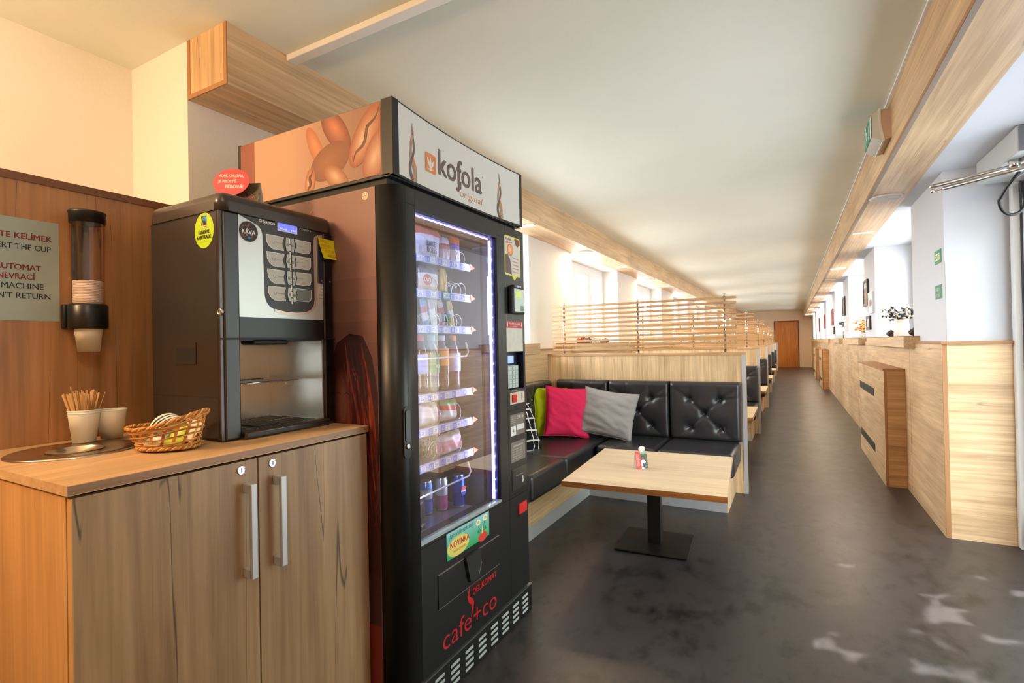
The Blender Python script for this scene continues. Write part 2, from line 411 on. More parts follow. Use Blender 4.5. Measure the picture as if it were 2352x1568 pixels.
for i, (a, b) in enumerate(LWIN):
    n += 1; window('window_%d' % n, -2.54, a, b, 1.262, 2.343, 1, 3, (-2.5, -2.05, a - .5, b - .25, 1.165, 1.258))
for i, (a, b) in enumerate(RWIN):
    n += 1; window('window_%d' % n, 1.235, a, b, 1.262, 2.29, -1, 3, (.76, 1.2, a - .21, b - .05, 1.172, 1.258))

# far door
m = MB(); rd = mat('dark red door frame', (120, 52, 30), .5)
m.box(-.66, -.62, 26.56, 26.6, 0, 2.13, rd); m.box(.30, .34, 26.56, 26.6, 0, 2.13, rd); m.box(-.62, .30, 26.56, 26.6, 2.09, 2.13, rd)
d = struct(m.build('door_1'), 'orange wooden door closing the far end of the hall', 'door')
m = MB(); m.box(-.615, .295, 26.57, 26.6, .005, 2.085, w_door); m.build('door_leaf', None, d)
m = MB(); m.tube([(-.56, 26.57, 1.0), (-.56, 26.52, 1.0), (-.45, 26.52, 1.0)], .012, 8, steel); m.build('door_handle', None, d)

# glazed entrance door beside the first right pier
m = MB()
m.box(1.158, 1.19, 4.03, 4.085, 0, 2.15, pvc, .003); m.box(1.19, 1.197, 4.02, 4.08, 0, 2.15, mat('gasket', (70, 74, 92), .5)); m.box(1.158, 1.199, 1.85, 4.08, 2.15, 2.2, pvc); m.box(1.158, 1.24, 1.85, 1.9, 0, 2.15, pvc)
d = struct(m.build('door_2'), 'white framed glass entrance door in the right wall', 'door')
m = MB()
for a, b in ((3.9, 4.02), (1.91, 2.0)): m.box(1.197, 1.24, a, b, .02, 2.14, pvc)
m.box(1.197, 1.24, 1.91, 4.02, .02, .2, pvc); m.box(1.197, 1.24, 1.91, 4.02, 2.04, 2.14, pvc); m.build('door_leaf', None, d)
m = MB(); flat(m, rect(2.0, 3.9, .2, 2.04), FX(1.22), 0, glass('tinted door glass', .06, (.56, .58, .60))); m.build('pane', None, d, recalc=False)

# ------------------------------------------------------------------ fittings on beams and walls
LED = mat('lit lamp disc', (255, 250, 238), .5, emit=(255, 246, 226), es=9.)
def lamp_light(x, y, z, pw, r=.09, col=(1, .72, .44)):
    L_ = bpy.data.lights.new('lamp_light', 'AREA'); L_.shape = 'DISK'; L_.size = r * 2; L_.energy = pw; L_.color = col
    o = bpy.data.objects.new('lamp_light', L_); COL.objects.link(o); o.location = (x, y, z); return o
def round_lamp(x, y, z, label, lit=True, pw=LAMP, group=None):
    t = thing('downlight', label, 'ceiling light', (x, y, z), group)
    r = MB(); r.lathe([(.1, 0), (.1, -.006), (.092, -.012), (.088, -.012), (.088, 0)], (x, y, z), 32, white, cap=False); r.build('trim_ring', None, t)
    g = MB(); g.lathe([(.0885, -.004), (.0885, -.009)], (x, y, z), 32, LED if lit else mat('unlit disc', (226, 222, 214), .6)); g.build('diffuser', None, t)
    if lit: o = lamp_light(x, y, z - .016, pw); o.parent = t; o.location = (0, 0, -.016)
    return t
def rect_lamp(x, y, z, label, lit, group=None):
    t = thing('panel_light', label, 'ceiling light', (x, y, z), group)
    r = MB(); r.box(x - .085, x + .085, y - .04, y + .04, z - .006, z, white, .002, 1); r.build('frame', None, t)
    g = MB(); g.box(x - .078, x + .078, y - .033, y + .033, z - .0075, z - .006, LED if lit else mat('unlit panel', (232, 230, 226), .5)); g.build('diffuser', None, t)
    return t
zr, zl = 2.2865, 2.3425
t = thing('ceiling_speaker', 'oval-looking white speaker plate under the right beam, unlit', 'speaker', (.64, 4.62, zr))
m = MB(); m.lathe([(.105, 0), (.105, -.004), (.095, -.008), (.02, -.009)], (.64, 4.62, zr), 36, white); m.build('rim', None, t)
m = MB(); m.lathe([(.088, -.0085), (.088, -.0105)], (.64, 4.62, zr), 36, mat('speaker grille', (214, 208, 200), .7, bump=.4, bs=400)); m.build('grille', None, t)
rect_lamp(.64, 6.02, zr, 'small white panel under the right beam just past the speaker plate', False)
ORD = ('first', 'second', 'third', 'fourth', 'fifth', 'sixth', 'seventh', 'eighth')
for i, y in enumerate((8.84, 14.4, 19.9, 24.4)): round_lamp(.63, y, zr, 'lit round lamp under the right beam, %s one counting away from the speaker plate' % ORD[i], group='round lamps under the right beam')
for i, y in enumerate((10.4, 12.0, 17.2)): rect_lamp(.63, y, zr, 'small rectangular panel under the right beam, %s beyond the nearest lit round lamp' % ORD[i], False, 'panels under the right beam')
for i, y in enumerate((4.15, 7.15, 10.1, 13.1)): rect_lamp(-2.1, y, zl, 'bright rectangular panel light under the left beam, %s past the vending machine' % ORD[i], True, 'panel lights under the left beam')
for i, y in enumerate((5.75, 8.9, 11.95, 15., 18., 21., 24.)): round_lamp(-2.13, y, zl, 'lit round lamp under the left beam, %s past the vending machine' % ORD[i], group='round lamps under the left beam')

# warm lamp of the counter corner (hangs just outside the picture)
t = thing('pendant_lamp', 'warm globe lamp hanging above the counter corner', 'lamp', (-1.9, -.62, 2.6))
m = MB(); m.cyl((-1.9, -.62, 2.6), (-1.9, -.62, 2.42), .006, n=8, m=black); m.lathe([(.05, 0), (.05, -.02)], (-1.9, -.62, 2.6), 20, black); m.build('cord', None, t)
m = MB(); m.ell((-1.9, -.62, 2.3), (.12, .12, .12), mat('lit globe', (255, 214, 150), .5, emit=(255, 190, 110), es=12.), 24); m.build('lamp_shade', None, t)
L_ = bpy.data.lights.new('globe_light', 'POINT'); L_.energy = WARM; L_.color = (1, .66, .37); L_.shadow_soft_size = .13
o = bpy.data.objects.new('globe_light', L_); COL.objects.link(o); o.parent = t; o.location = (0, 0, -.46)

# emergency exit light on the right beam
GREEN = (20, 138, 96); t = thing('exit_light', 'emergency exit light box with green running man on the right beam', 'exit sign', (.523, 3.7, 2.46))
m = MB(); pts = [(.523, 2.545), (.475, 2.55), (.475, 2.47), (.49, 2.375), (.523, 2.382)]
o_ = (Vector((0, 3.55, 0)), Vector((1, 0, 0)), Vector((0, 0, 1)), Vector((0, 1, 0)))
m.prism(pts, o_, 0, .30, mat('beige housing', (206, 180, 160), .5)); m.build('housing', None, t)
m = MB(); m.prism([(.475, 2.556), (.466, 2.556), (.466, 2.468), (.482, 2.366), (.492, 2.37), (.476, 2.47)], o_, -.004, .304, white); m.build('rim', None, t)
m = MB(); m.prism([(.466, 2.545), (.435, 2.535), (.432, 2.40), (.48, 2.372), (.466, 2.468)], o_, .006, .294, mat('clear cover', (214, 218, 212), .2, spec=.6)); m.build('cover', None, t)
m = MB(); f = FXm(.4305); k = colm(GREEN); wv = colm((240, 244, 240))
flat(m, rect(3.565, 3.835, 2.40, 2.532), f, .001, k); flat(m, rect(3.565, 3.6, 2.405, 2.527), f, .0015, wv)
rib(m, [(3.66, 2.505), (3.66, 2.43)], .007, f, .002, wv); flat(m, [(3.635, 2.447), (3.685, 2.447), (3.66, 2.412)], f, .002, wv)
flat(m, circ(3.765, 2.517, .011), f, .002, wv); rib(m, [(3.765, 2.505), (3.755, 2.465), (3.775, 2.44), (3.77, 2.412)], [.01, .011, .007, .005], f, .002, wv)
rib(m, [(3.755, 2.465), (3.735, 2.445), (3.715, 2.42)], [.009, .007, .005], f, .0021, wv); rib(m, [(3.79, 2.47), (3.775, 2.497), (3.74, 2.49), (3.725, 2.47)], .005, f, .0021, wv)
m.build('pictogram', None, t, recalc=False)

# green signs on the first pier
fs = FXm(.8585); flip = (Vector((.8585, 0, 0)), Vector((0, -1, 0)), Vector((0, 0, 1)), Vector((-1, 0, 0)))
m = MB(); m.box(.857, .86, 4.19, 4.355, 1.73, 1.818, colm(GREEN)); s = m.build('exit_sign', origin=(.858, 4.27, 1.77)); tag(s, 'green EXIT sign on the first white pier, upper of the two', 'sign')
m = MB(); y_ = colm((240, 244, 200)); flat(m, rect(-4.335, -4.225, 1.752, 1.796), (flip[0] - Vector((.0015, 0, 0)), *flip[1:]), .0003, y_)
m.text('EXIT', (flip[0] - Vector((.0015, 0, 0)), *flip[1:]), -4.28, 1.76, .028, colm((18, 110, 78)), w=.095, bold=.022, d=.0007, align='c'); m.build('lettering', None, s, recalc=False)
m = MB(); m.box(.857, .86, 4.19, 4.355, 1.5, 1.59, colm((16, 116, 84))); s = m.build('exit_sign', origin=(.858, 4.27, 1.545)); tag(s, 'dark green exit wording sign on the first white pier, lower of the two', 'sign')
m = MB(); ff = (flip[0] - Vector((.0015, 0, 0)), *flip[1:])
m.text('ÚNIKOVÝ', ff, -4.28, 1.551, .022, colm((170, 210, 190)), w=.125, bold=.014, d=.0006, align='c'); m.build('lettering', None, s, recalc=False); m = MB(); m.text('VÝCHOD', ff, -4.28, 1.512, .022, colm((170, 210, 190)), w=.11, bold=.014, d=.0006, align='c'); m.build('lettering', None, s, recalc=False)

# door operator with folded arm and its cable
t = thing('door_closer', 'grey automatic door closer box with folded steel arm above the glass door', 'door closer', (1.1, 3.7, 2.2))
m = MB(); m.box(1.0, 1.156, 3.41, 4.03, 2.155, 2.288, mat('closer grey', (196, 202, 200), .4), .008); m.build('housing', None, t)
m = MB(); m.box(1.008, 1.15, 3.402, 3.41, 2.16, 2.28, mat('closer end', (120, 124, 130), .5)); m.build('end_cap', None, t)
m = MB(); m.tube([(1.035, 3.55, 2.125), (.742, 3.78, 2.127)], .011, 10, steel); m.ell((.742, 3.78, 2.127), (.014, .014, .012), chrome); m.build('arm', None, t)
m = MB(); m.tube([(.745, 3.775, 2.099), (.79, 3.735, 2.098)], .006, 8, chrome); m.ell((.744, 3.777, 2.1), (.013, .013, .013), chrome); m.tube([(.785, 3.74, 2.098), (1.14, 3.42, 2.096)], .011, 10, steel); m.build('arm', None, t)
m = MB(); m.cyl((1.035, 3.55, 2.16), (1.035, 3.55, 2.105), .026, n=16, m=chrome); m.cyl((1.075, 3.53, 2.15), (1.075, 3.53, 2.11), .03, n=16, m=steel); m.build('pivot', None, t)
m = MB(); pts = []
for i in range(25):
    q = i / 24; a = math.pi * (1.02 + .96 * q)
    pts.append((1.085 + .062 * math.cos(a), 3.75 + .06 * q, 2.0 + .085 * math.sin(a)))
pts = [(1.062, 3.6, 2.1), (1.04, 3.68, 2.05)] + pts + [(1.152, 3.86, 2.05), (1.155, 3.88, 2.08)]
m.tube(pts, .0085, 10, black); s = m.build('cable', origin=(1.09, 3.75, 1.95)); tag(s, 'black cable hanging in a loop under the door closer arm', 'cable')
m = MB(); m.box(1.146, 1.158, 3.86, 3.9, 2.06, 2.11, blackm, .003); m.build('clamp', None, s)

# radiator covers
def radiator(y0, y1, label):
    t = thing('radiator_cover', label, 'radiator cover', (.75, (y0 + y1) / 2, 0), 'radiator covers along the right wainscot')
    m = MB(); m.box(.683, .827, y0 + .004, y1, 0, .975, w_y); m.build('body', None, t)
    m = MB(); m.box(.703, .827, y0, y0 + .004, 0, .975, wood('oak laminate end, grain across', 'x', (200, 158, 112))); m.box(.683, .703, y0 - .001, y0 + .004, 0, .975, w_edge); m.build('side_panel', None, t)
    m = MB(); m.box(.676, .828, y0 - .006, y1, .975, .992, w_edge); m.build('top', None, t)
    L = y1 - y0
    for z0 in (.70, .175):
        g = MB(); a, b = y0 + .35 * L, y0 + .98 * L; g.box(.6815, .683, a, b, z0, z0 + .078, dgrey)
        for k in range(6): g.box(.679, .6815, a, b, z0 + .006 + k * .0125, z0 + .012 + k * .0125, mat('grille bar', (96, 92, 90), .4, .6))
        g.build('grille', None, t)
radiator(5.27, 7.0, 'oak radiator cover with two dark grilles, nearest on the right')
radiator(14.95, 16.4, 'oak radiator cover halfway down the right wainscot')
radiator(18.7, 20.2, 'farthest oak radiator cover near the orange door')
# ------------------------------------------------------------------ booths
def partition(Y, xr, label):
    t = thing('booth_partition', label, 'partition', ((xr - 2.1) / 2, Y, 0), 'booth partitions down the hall')
    m = MB(); m.box(-2.098, xr - .012, Y - .03, Y + .03, 0, 1.135, w_z); m.build('panel', None, t)
    m = MB(); m.box(-2.098, xr, Y - .036, Y + .036, 1.135, 1.157, wood('beech cap', 'x', (206, 164, 118), crack=0)); m.build('top_cap', None, t)
    m = MB(); m.box(xr - .012, xr, Y - .034, Y - .012, 0, 1.135, alu); m.box(xr - .03, xr - .012, Y - .0345, Y - .03, 0, 1.135, alu); m.box(xr - .012, xr, Y - .012, Y + .034, 0, 1.135, w_edge); m.build('edge_strip', None, t)
    return t
def screen(Y, xr, label):
    t = thing('slat_screen', label, 'screen', ((xr - 2.1) / 2, Y, 1.157), 'slatted screens on the booth partitions')
    m = MB()
    for k in range(11):
        z = 1.195 + k * .0418; m.box(-2.045, xr - .062, Y - .028, Y - .006, z - .0095, z + .0095, w_slat, .002, 1)
    m.build('slat_panel', None, t)
    for x in (-1.932, -1.212, xr - .156):
        p = MB(); p.cyl((x, Y + .004, 1.157), (x, Y + .004, 1.636), .0115, n=14, m=chrome); p.ell((x, Y + .004, 1.636), (.0135, .0135, .015), chrome); p.cyl((x, Y + .004, 1.157), (x, Y + .004, 1.162), .02, n=16, m=chrome)
        for k in range(11): p.cyl((x, Y - .005, 1.195 + k * .0418), (x, Y - .032, 1.195 + k * .0418), .005, n=8, m=chrome)
        p.build('post', None, t)
    return t

def tuft(w, h, th, buttons=True):
    """backrest cushion standing on z=0, front face towards -Y at y=0, back at y=th"""
    m = MB(); B = [(.29, .70), (.71, .70), (.5, .46), (.29, .21), (.71, .21)] if buttons else []
    def dep(u, v):
        e = min(u, 1 - u) * w; f = min(v, 1 - v) * h; r = .035
        q = 0
        for d in (e, f):
            if d < r: q += r - math.sqrt(max(0, r * r - (r - d) ** 2))
        q -= .012 * (1 - (2 * u - 1) ** 2) * (1 - (2 * v - 1) ** 2)
        for bx, bz in B:
            d2 = ((u - bx) * w) ** 2 + ((v - bz) * h) ** 2; q += 0.030 * math.exp(-d2 / (2 * .02 ** 2)) + .018 * math.exp(-d2 / (2 * .055 ** 2))
        def seg(a, b, k, s):
            ax, az = a[0] * w, a[1] * h; bx, bz = b[0] * w, b[1] * h; px, pz = u * w, v * h
            L2 = (bx - ax) ** 2 + (bz - az) ** 2; t = max(0, min(1, ((px - ax) * (bx - ax) + (pz - az) * (bz - az)) / L2))
            d2 = (px - ax - t * (bx - ax)) ** 2 + (pz - az - t * (bz - az)) ** 2
            return k * math.exp(-d2 / (2 * s * s)) * (1 - .5 * abs(2 * t - 1))
        if B:
            for i in (0, 1, 3, 4): q += seg(B[2], B[i], .012, .008)
            for i, (cx, cz) in ((0, (.06, .9)), (1, (.94, .9)), (3, (.1, .03)), (4, (.9, .03)), (0, (.3, 1)), (1, (.66, 1)), (1, (.98, .74))): q += seg(B[i], (cx, cz), .007, .008)
        return q
    N = 44
    m.grid(lambda u, v: Vector(((u - .5) * w, dep(u, v), v * h)), N, N)
    def edge(u, v, k): return Vector(((u - .5) * w, dep(u, v) + k * (th - dep(u, v)), v * h))
    m.grid(lambda s, k: edge(s, 0, k), N, 1); m.grid(lambda s, k: edge(s, 1, k), N, 1); m.grid(lambda s, k: edge(0, s, k), N, 1); m.grid(lambda s, k: edge(1, s, k), N, 1)
    m.grid(lambda u, v: Vector(((u - .5) * w, th, v * h)), 1, 1)
    bmesh.ops.remove_doubles(m.b, verts=m.b.verts, dist=.0002)
    return m, [((bx - .5) * w, dep(bx, bz), bz * h) for bx, bz in B]
def backrest(parent, c, w, h, th, yaw, buttons=True):
    m, bt = tuft(w, h, th, buttons); me = m.build('backrest', leather, parent, local=True); me.location = Vector(c) - ORG[parent]; me.rotation_euler = (0, 0, yaw)
    for b in bt:
        q = MB(); q.ell((0, 0, 0), (.013, .009, .013), leather, 10); o = q.build('button', None, me, local=True); o.location = Vector(b) + Vector((0, -.004, 0))
    return me
def seat(parent, x0, x1, y0, y1, z0=.255, z1=.43):
    m = MB(); m.box(x0, x1, y0, y1, z0, z1, leather, .034, 5)
    cx, cy = (x0 + x1) / 2, (y0 + y1) / 2
    m.build('seat', None, parent)
def bench(Y, label):
    t = thing('corner_bench', label, 'bench', (-1.2, Y - .35, 0), 'black leather corner benches in the booths')
    m = MB(); m.box(-2.09, -1.486, Y - 2.4, Y - .04, .09, .262, w_y); m.box(-1.486, -.425, Y - .60, Y - .04, .09, .262, w_x); m.box(-.428, -.422, Y - .60, Y - .04, 0, .262, w_z); m.build('plinth', None, t)
    m = MB(); m.box(-2.09, -1.483, Y - 2.4, Y - .04, 0, .09, alu); m.box(-1.483, -.428, Y - .603, Y - .04, 0, .09, alu); m.build('kickboard', None, t)
    seat(t, -1.405, -.925, Y - .655, Y - .06); seat(t, -.922, -.372, Y - .65, Y - .06)
    seat(t, -2.0, -1.433, Y - 1.19, Y - .06); seat(t, -2.0, -1.433, Y - 1.757, Y - 1.193); seat(t, -2.0, -1.433, Y - 2.4, Y - 1.76)
    for a, b in ((-1.985, -1.472), (-1.468, -.928), (-.924, -.362)): backrest(t, ((a + b) / 2, Y - .125, .425), b - a, .487, .09, 0)
    for a, b in ((Y - .72, Y - .14), (Y - 1.3, Y - .724), (Y - 1.88, Y - 1.304), (Y - 2.4, Y - 1.884)): backrest(t, (-2.0, (a + b) / 2, .425), b - a, .487, .09, math.radians(90))
    return t
PY = (4.6, 7.6, 10.62, 13.72, 16.9, 20.1, 23.2); PX = (-.326, -.366, -.376, -.41, -.43, -.45, -.46)
NTH = ('nearest', 'second', 'third', 'fourth', 'fifth', 'sixth', 'farthest')
for i in range(7):
    partition(PY[i], PX[i], '%s oak booth partition from the vending machine' % NTH[i].capitalize())
    screen(PY[i], PX[i], 'beech slat screen with chrome posts on the %s booth partition' % NTH[i])
b0 = bench(4.6, 'black tufted leather corner bench with scatter cushions, nearest booth')
for i in range(1, 6): dup(b0, loc=(-1.2 + (PX[i] + .326) * .6, PY[i] - .35, 0), label='black tufted corner bench against the %s partition' % NTH[i])

# pedestal tables
def table(label):
    t = thing('pedestal_table', label, 'table', (0, 0, 0), 'low oak pedestal tables in the booths')
    m = MB(); m.box(-.4375, .4375, -.485, .485, .4375, .47, w_table, .0015, 1)
    m.box(-.438, .438, -.4858, -.4845, .4385, .4695, wood('brown table edge', 'x', (166, 112, 62), crack=0)); m.box(.4368, .4382, -.4855, .4855, .4385, .4695, wood('pale table edge', 'y', (200, 168, 126), crack=0)); m.build('tabletop', None, t)
    m = MB(); m.box(-.04, .04, -.04, .04, .012, .4375, black, .004); m.box(-.16, .16, -.16, .16, .432, .4378, black); m.build('column', None, t)
    m = MB(); m.box(-.21, .21, -.2, .2, .006, .014, black, .002); m.box(-.195, .195, -.185, .185, 0, .006, blackm); m.build('base', None, t)
    return t
t0 = table('low oak table on black pedestal in front of the nearest bench'); t0.location = (-.763, 3.205, 0); t0.rotation_euler = (0, 0, math.radians(3.9))
for i in range(1, 5): dup(t0, loc=(-.79, PY[i] - 1.42, 0), rot=(0, 0, 0), label='low oak table in the booth of the %s partition' % NTH[i])

# scatter cushions
def cushion(name_label, c, w, h, th, yaw, lean, roll, mt, mf=None):
    R = Matrix.Rotation(math.radians(yaw), 3, 'Z') @ Matrix.Rotation(math.radians(-lean), 3, 'X') @ Matrix.Rotation(math.radians(roll), 3, 'Y')
    m = MB(); rnd = random.Random(sum(map(ord, name_label))); ph = [rnd.uniform(0, 6.28) for _ in range(8)]
    def pt(u, v, s):
        a, b = 2 * u - 1, 2 * v - 1
        px = a * (w / 2) * (1 - .07 * (1 - b * b) * a * a) ; pz = b * (h / 2) * (1 - .07 * (1 - a * a) * b * b)
        q = max(0, (1 - a * a) * (1 - b * b)) ** .42
        wr = .008 * math.sin(4 * a + 3 * b + ph[0]) * math.sin(3 * b - 2 * a + ph[1]) + .011 * (noise.noise(Vector((2.2 * a + ph[2], 5 * b + 2 * a, ph[3])))) + .005 * noise.noise(Vector((5 * a, 11 * b + 3 * a, ph[4])))
        y = -s * (q * (th / 2) + wr * min(1, q * 1.6)) + .01 * math.sin(3 * a + ph[4]) * b * b
        return R @ Vector((px, y, pz))
    n = 34
    for s in (1, -1): m.grid(lambda u, v: pt(u, v, s), n, n, mt, mf)
    bmesh.ops.remove_doubles(m.b, verts=m.b.verts, dist=.0003)
    rim = [pt(i / 20, 0, 0) for i in range(21)] + [pt(1, i / 20, 0) for i in range(1, 21)] + [pt(1 - i / 20, 1, 0) for i in range(1, 21)] + [pt(0, 1 - i / 20, 0) for i in range(1, 20)]
    o = m.build('scatter_cushion', None, None); o.location = c; ORG[o] = Vector(c)
    k = MB(); k.tube(rim, .0035, 6, mt, closed=True); k.build('piping', None, o, local=True)
    return tag(o, name_label, 'cushion', 'scatter cushions on the corner bench')
def cloth(nm, c): return mat(nm, c, .85, bump=.25, bs=420, spec=.2)
cushion('grey cotton scatter cushion leaning on the black bench', (-1.40, 4.26, .645), .48, .41, .14, 6, 20, 8, cloth('grey cotton', (158, 153, 150)))
cushion('hot pink scatter cushion between the lime and grey ones', (-1.735, 4.16, .655), .40, .44, .13, 36, 14, 6, cloth('pink cotton', (226, 46, 92)))
cushion('lime green scatter cushion in the bench corner', (-1.905, 4.215, .645), .40, .44, .12, 62, 10, 5, cloth('lime cotton', (176, 190, 22)))
gw, gb = cloth('white grid', (226, 224, 222)), cloth('black cotton', (20, 20, 24))
def gridf(u, v): return gw if (abs((u * 4.6) % 1 - .5) > .43 or abs((v * 4.6) % 1 - .5) > .43) else gb
cushion('black scatter cushion with white grid pattern, half hidden by the vending machine', (-1.86, 3.5, .60), .40, .40, .12, 78, 20, 4, None, gridf)

# folded promo cards
def promo(nm, label, loc, yaw, w, h, draw):
    t = thing(nm, label, 'promo card', loc); t.rotation_euler = (0, 0, yaw)
    d = .052; m = MB(); wp = mat('card stock', (226, 218, 212), .6)
    f = (Vector((0, 0, 0)), Vector((1, 0, 0)), Vector((0, d * .5, h)).normalized(), Vector((0, -h, d * .5)).normalized())
    m.prism(rect(-w / 2, w / 2, 0, h), f, -.001, 0, wp); m.prism(rect(-w / 2, w / 2, 0, h), (Vector((0, d, 0)), Vector((1, 0, 0)), Vector((0, -d * .5, h)).normalized(), Vector((0, h, d * .5)).normalized()), -.001, 0, wp)
    m.box(-w / 2, w / 2, 0, d, 0, .001, wp); m.build('card', None, t, local=True)
    for sx in (-1,): 
        s = MB(); s.prism([(0, 0), (d, 0), (d / 2, h)], (Vector((sx * w / 2, 0, 0)), Vector((0, 1, 0)), Vector((0, 0, 1)), Vector((sx, 0, 0))), -.001, 0, wp); s.build('side_flap', None, t, local=True)
    p = MB(); draw(p, f, w, h); p.build('print', None, t, recalc=False, local=True)
    return t
def draw_table(p, f, w, h):
    red, gr, sk, wh, dk = colm((226, 66, 62)), colm((84, 92, 76)), colm((150, 100, 76)), colm((232, 234, 238)), colm((44, 34, 32))
    flat(p, rect(-w / 2, w / 2, 0, h), f, .0004, gr); flat(p, rect(-w / 2, -w * .07, 0, h), f, .0006, red); flat(p, rect(-w * .07, w / 2, h * .82, h), f, .0005, colm((150, 176, 136)))
    for k in range(13): flat(p, rect(-w * .44, -w * .44 + w * (.2 + .12 * ((k * 7) % 5) / 4), h * (.1 + k * .057), h * (.1 + k * .057) + h * .03), f, .0008, colm((240, 170, 160)))
    flat(p, circ(w * .14, h * .63, w * .13, 20, h * .11), f, .0007, dk); flat(p, circ(w * .13, h * .6, w * .095, 20, h * .085), f, .0009, sk)
    flat(p, [(-w * .06, 0), (-w * .06, h * .4), (w * .02, h * .49), (w * .24, h * .49), (w * .36, h * .38), (w * .28, h * .3), (w * .24, 0)], f, .0008, wh)
    flat(p, rect(w * .1, w * .22, h * .05, h * .3), f, .001, dk); flat(p, rect(-w * .06, w * .1, h * .08, h * .13), f, .0011, sk); flat(p, circ(w * .38, h * .13, w * .07, 14), f, .001, colm((110, 170, 200)))
def draw_coffee(p, f, w, h):
    flat(p, rect(-w / 2, w / 2, 0, h), f, .0004, colm((74, 70, 44))); r = random.Random(4)
    for k in range(60):
        x, y = r.uniform(-w * .45, w * .45), r.uniform(.01, h * .62); flat(p, circ(x, y, .007, 10), f, .0005 + k * .000004, colm(((70, 24, 22), (98, 40, 34), (52, 18, 20))[k % 3]))
        flat(p, circ(x - .002, y + .002, .002, 8), f, .00085, colm((150, 96, 84)))
t = promo('promo_card', 'folded promo card with red strip and girl photo on the low table', (-.822, 3.158, .4705), math.radians(38), .076, .105, draw_table)
m = MB(); R = Matrix.Rotation(0, 3, 'X'); fr = (Vector((0, .02, .118)), Vector((1, 0, 0)), Vector((0, .2, 1)).normalized(), Vector((0, -1, .2)).normalized())
m.prism(circ(0, 0, .022, 24, .017), fr, .014, .016, mat('card stock', (0, 0, 0))); m.build('round_tag', None, t, local=True)
t = promo('promo_card', 'red speech bubble coffee card on top of the coffee machine', (-1.575, 1.02, 1.692), math.radians(24), .15, .11, draw_coffee)
m = MB(); red = colm((206, 24, 44)); fr = (Vector((-.008, -.004, .085)), Vector((1, 0, 0)), Vector((0, .1, 1)).normalized(), Vector((0, -1, .1)).normalized())
m.prism(circ(0, .02, .062, 32, .045), fr, 0, .001, red); m.prism([(-.05, -.005), (-.02, -.02), (-.042, -.055)], fr, 0, .001, red)
k = colm((250, 226, 220)); m.text('VONÍ, CHUTNÁ,', fr, 0, .036, .009, k, w=.085, bold=.014, d=.0016, align='c', rot=-.06); m.text('JE PROSTĚ', fr, -.014, .018, .009, k, w=.062, bold=.014, d=.0016, align='c', rot=-.06); m.text('FÉROVÁ!', fr, .012, -.002, .011, k, w=.06, bold=.014, d=.0016, align='c', rot=-.06)
m.build('speech_bubble', None, t, local=True, recalc=False)

# ------------------------------------------------------------------ pictures, vases and cones on the right
def picture(label, y0, y1, z0, z1, fr_c, art, mount=None, bw=.035):
    t = thing('framed_picture', label, 'picture', (.86, (y0 + y1) / 2, z0), 'framed pictures on the right piers')
    m = MB(); fc = mat('frame %d %d %d' % fr_c, fr_c, .4)
    for a in ((y0 + bw, y1 - bw, z0, z0 + bw), (y0 + bw, y1 - bw, z1 - bw, z1), (y0, y0 + bw, z0, z1), (y1 - bw, y1, z0, z1)): m.box(.838, .859, *a, fc)
    m.build('frame', None, t)
    p = MB(); f = FXm(.845); flat(p, rect(y0 + bw, y1 - bw, z0 + bw, z1 - bw), f, 0, colm(mount or art[0]))
    a0, a1, b0, b1 = y0 + bw, y1 - bw, z0 + bw, z1 - bw
    if mount: a0 += .06; a1 -= .06; b0 += .07; b1 -= .07
    n = len(art)
    for i, c in enumerate(art): flat(p, rect(a0, a1, b0 + (b1 - b0) * i / n, b0 + (b1 - b0) * (i + 1) / n), f, .001, colm(c))
    p.build('print', None, t, recalc=False)
DK, BR = (46, 42, 44), (150, 66, 54)
picture('tall dark framed picture, highest on the second right pier', 7.62, 8.0, 1.66, 1.985, DK, ((122, 100, 60), (156, 120, 70), (140, 120, 112), (190, 190, 196)))
picture('white framed sunset picture on the second right pier', 7.2, 7.56, 1.545, 1.80, (240, 240, 240), ((176, 104, 40), (150, 90, 60), (120, 104, 110), (150, 140, 142)), (244, 244, 244), .02)
picture('small dark framed picture, lowest on the second right pier', 7.46, 7.78, 1.355, 1.525, DK, ((196, 190, 188), (206, 200, 196)))
picture('dark framed tall picture on the third right pier', 10.64, 11.04, 1.66, 2.0, DK, ((120, 90, 60), (150, 110, 80), (120, 110, 110)))
picture('white framed small picture on the third right pier', 10.3, 10.6, 1.38, 1.62, (238, 236, 234), ((190, 150, 130), (210, 190, 180)), (240, 236, 232), .02)
picture('reddish framed picture on the fourth right pier', 13.5, 13.95, 1.56, 1.93, BR, ((170, 80, 66), (150, 70, 60)))
picture('small dark green framed picture on the fourth right pier', 13.2, 13.5, 1.36, 1.52, (40, 56, 50), ((70, 90, 80),))
picture('reddish framed picture on the fifth right pier', 16.5, 16.95, 1.55, 1.93, BR, ((180, 90, 76), (140, 70, 60)))
picture('brown framed picture on the sixth right pier', 19.5, 19.95, 1.5, 1.95, (90, 60, 44), ((150, 80, 66), (120, 70, 50)))

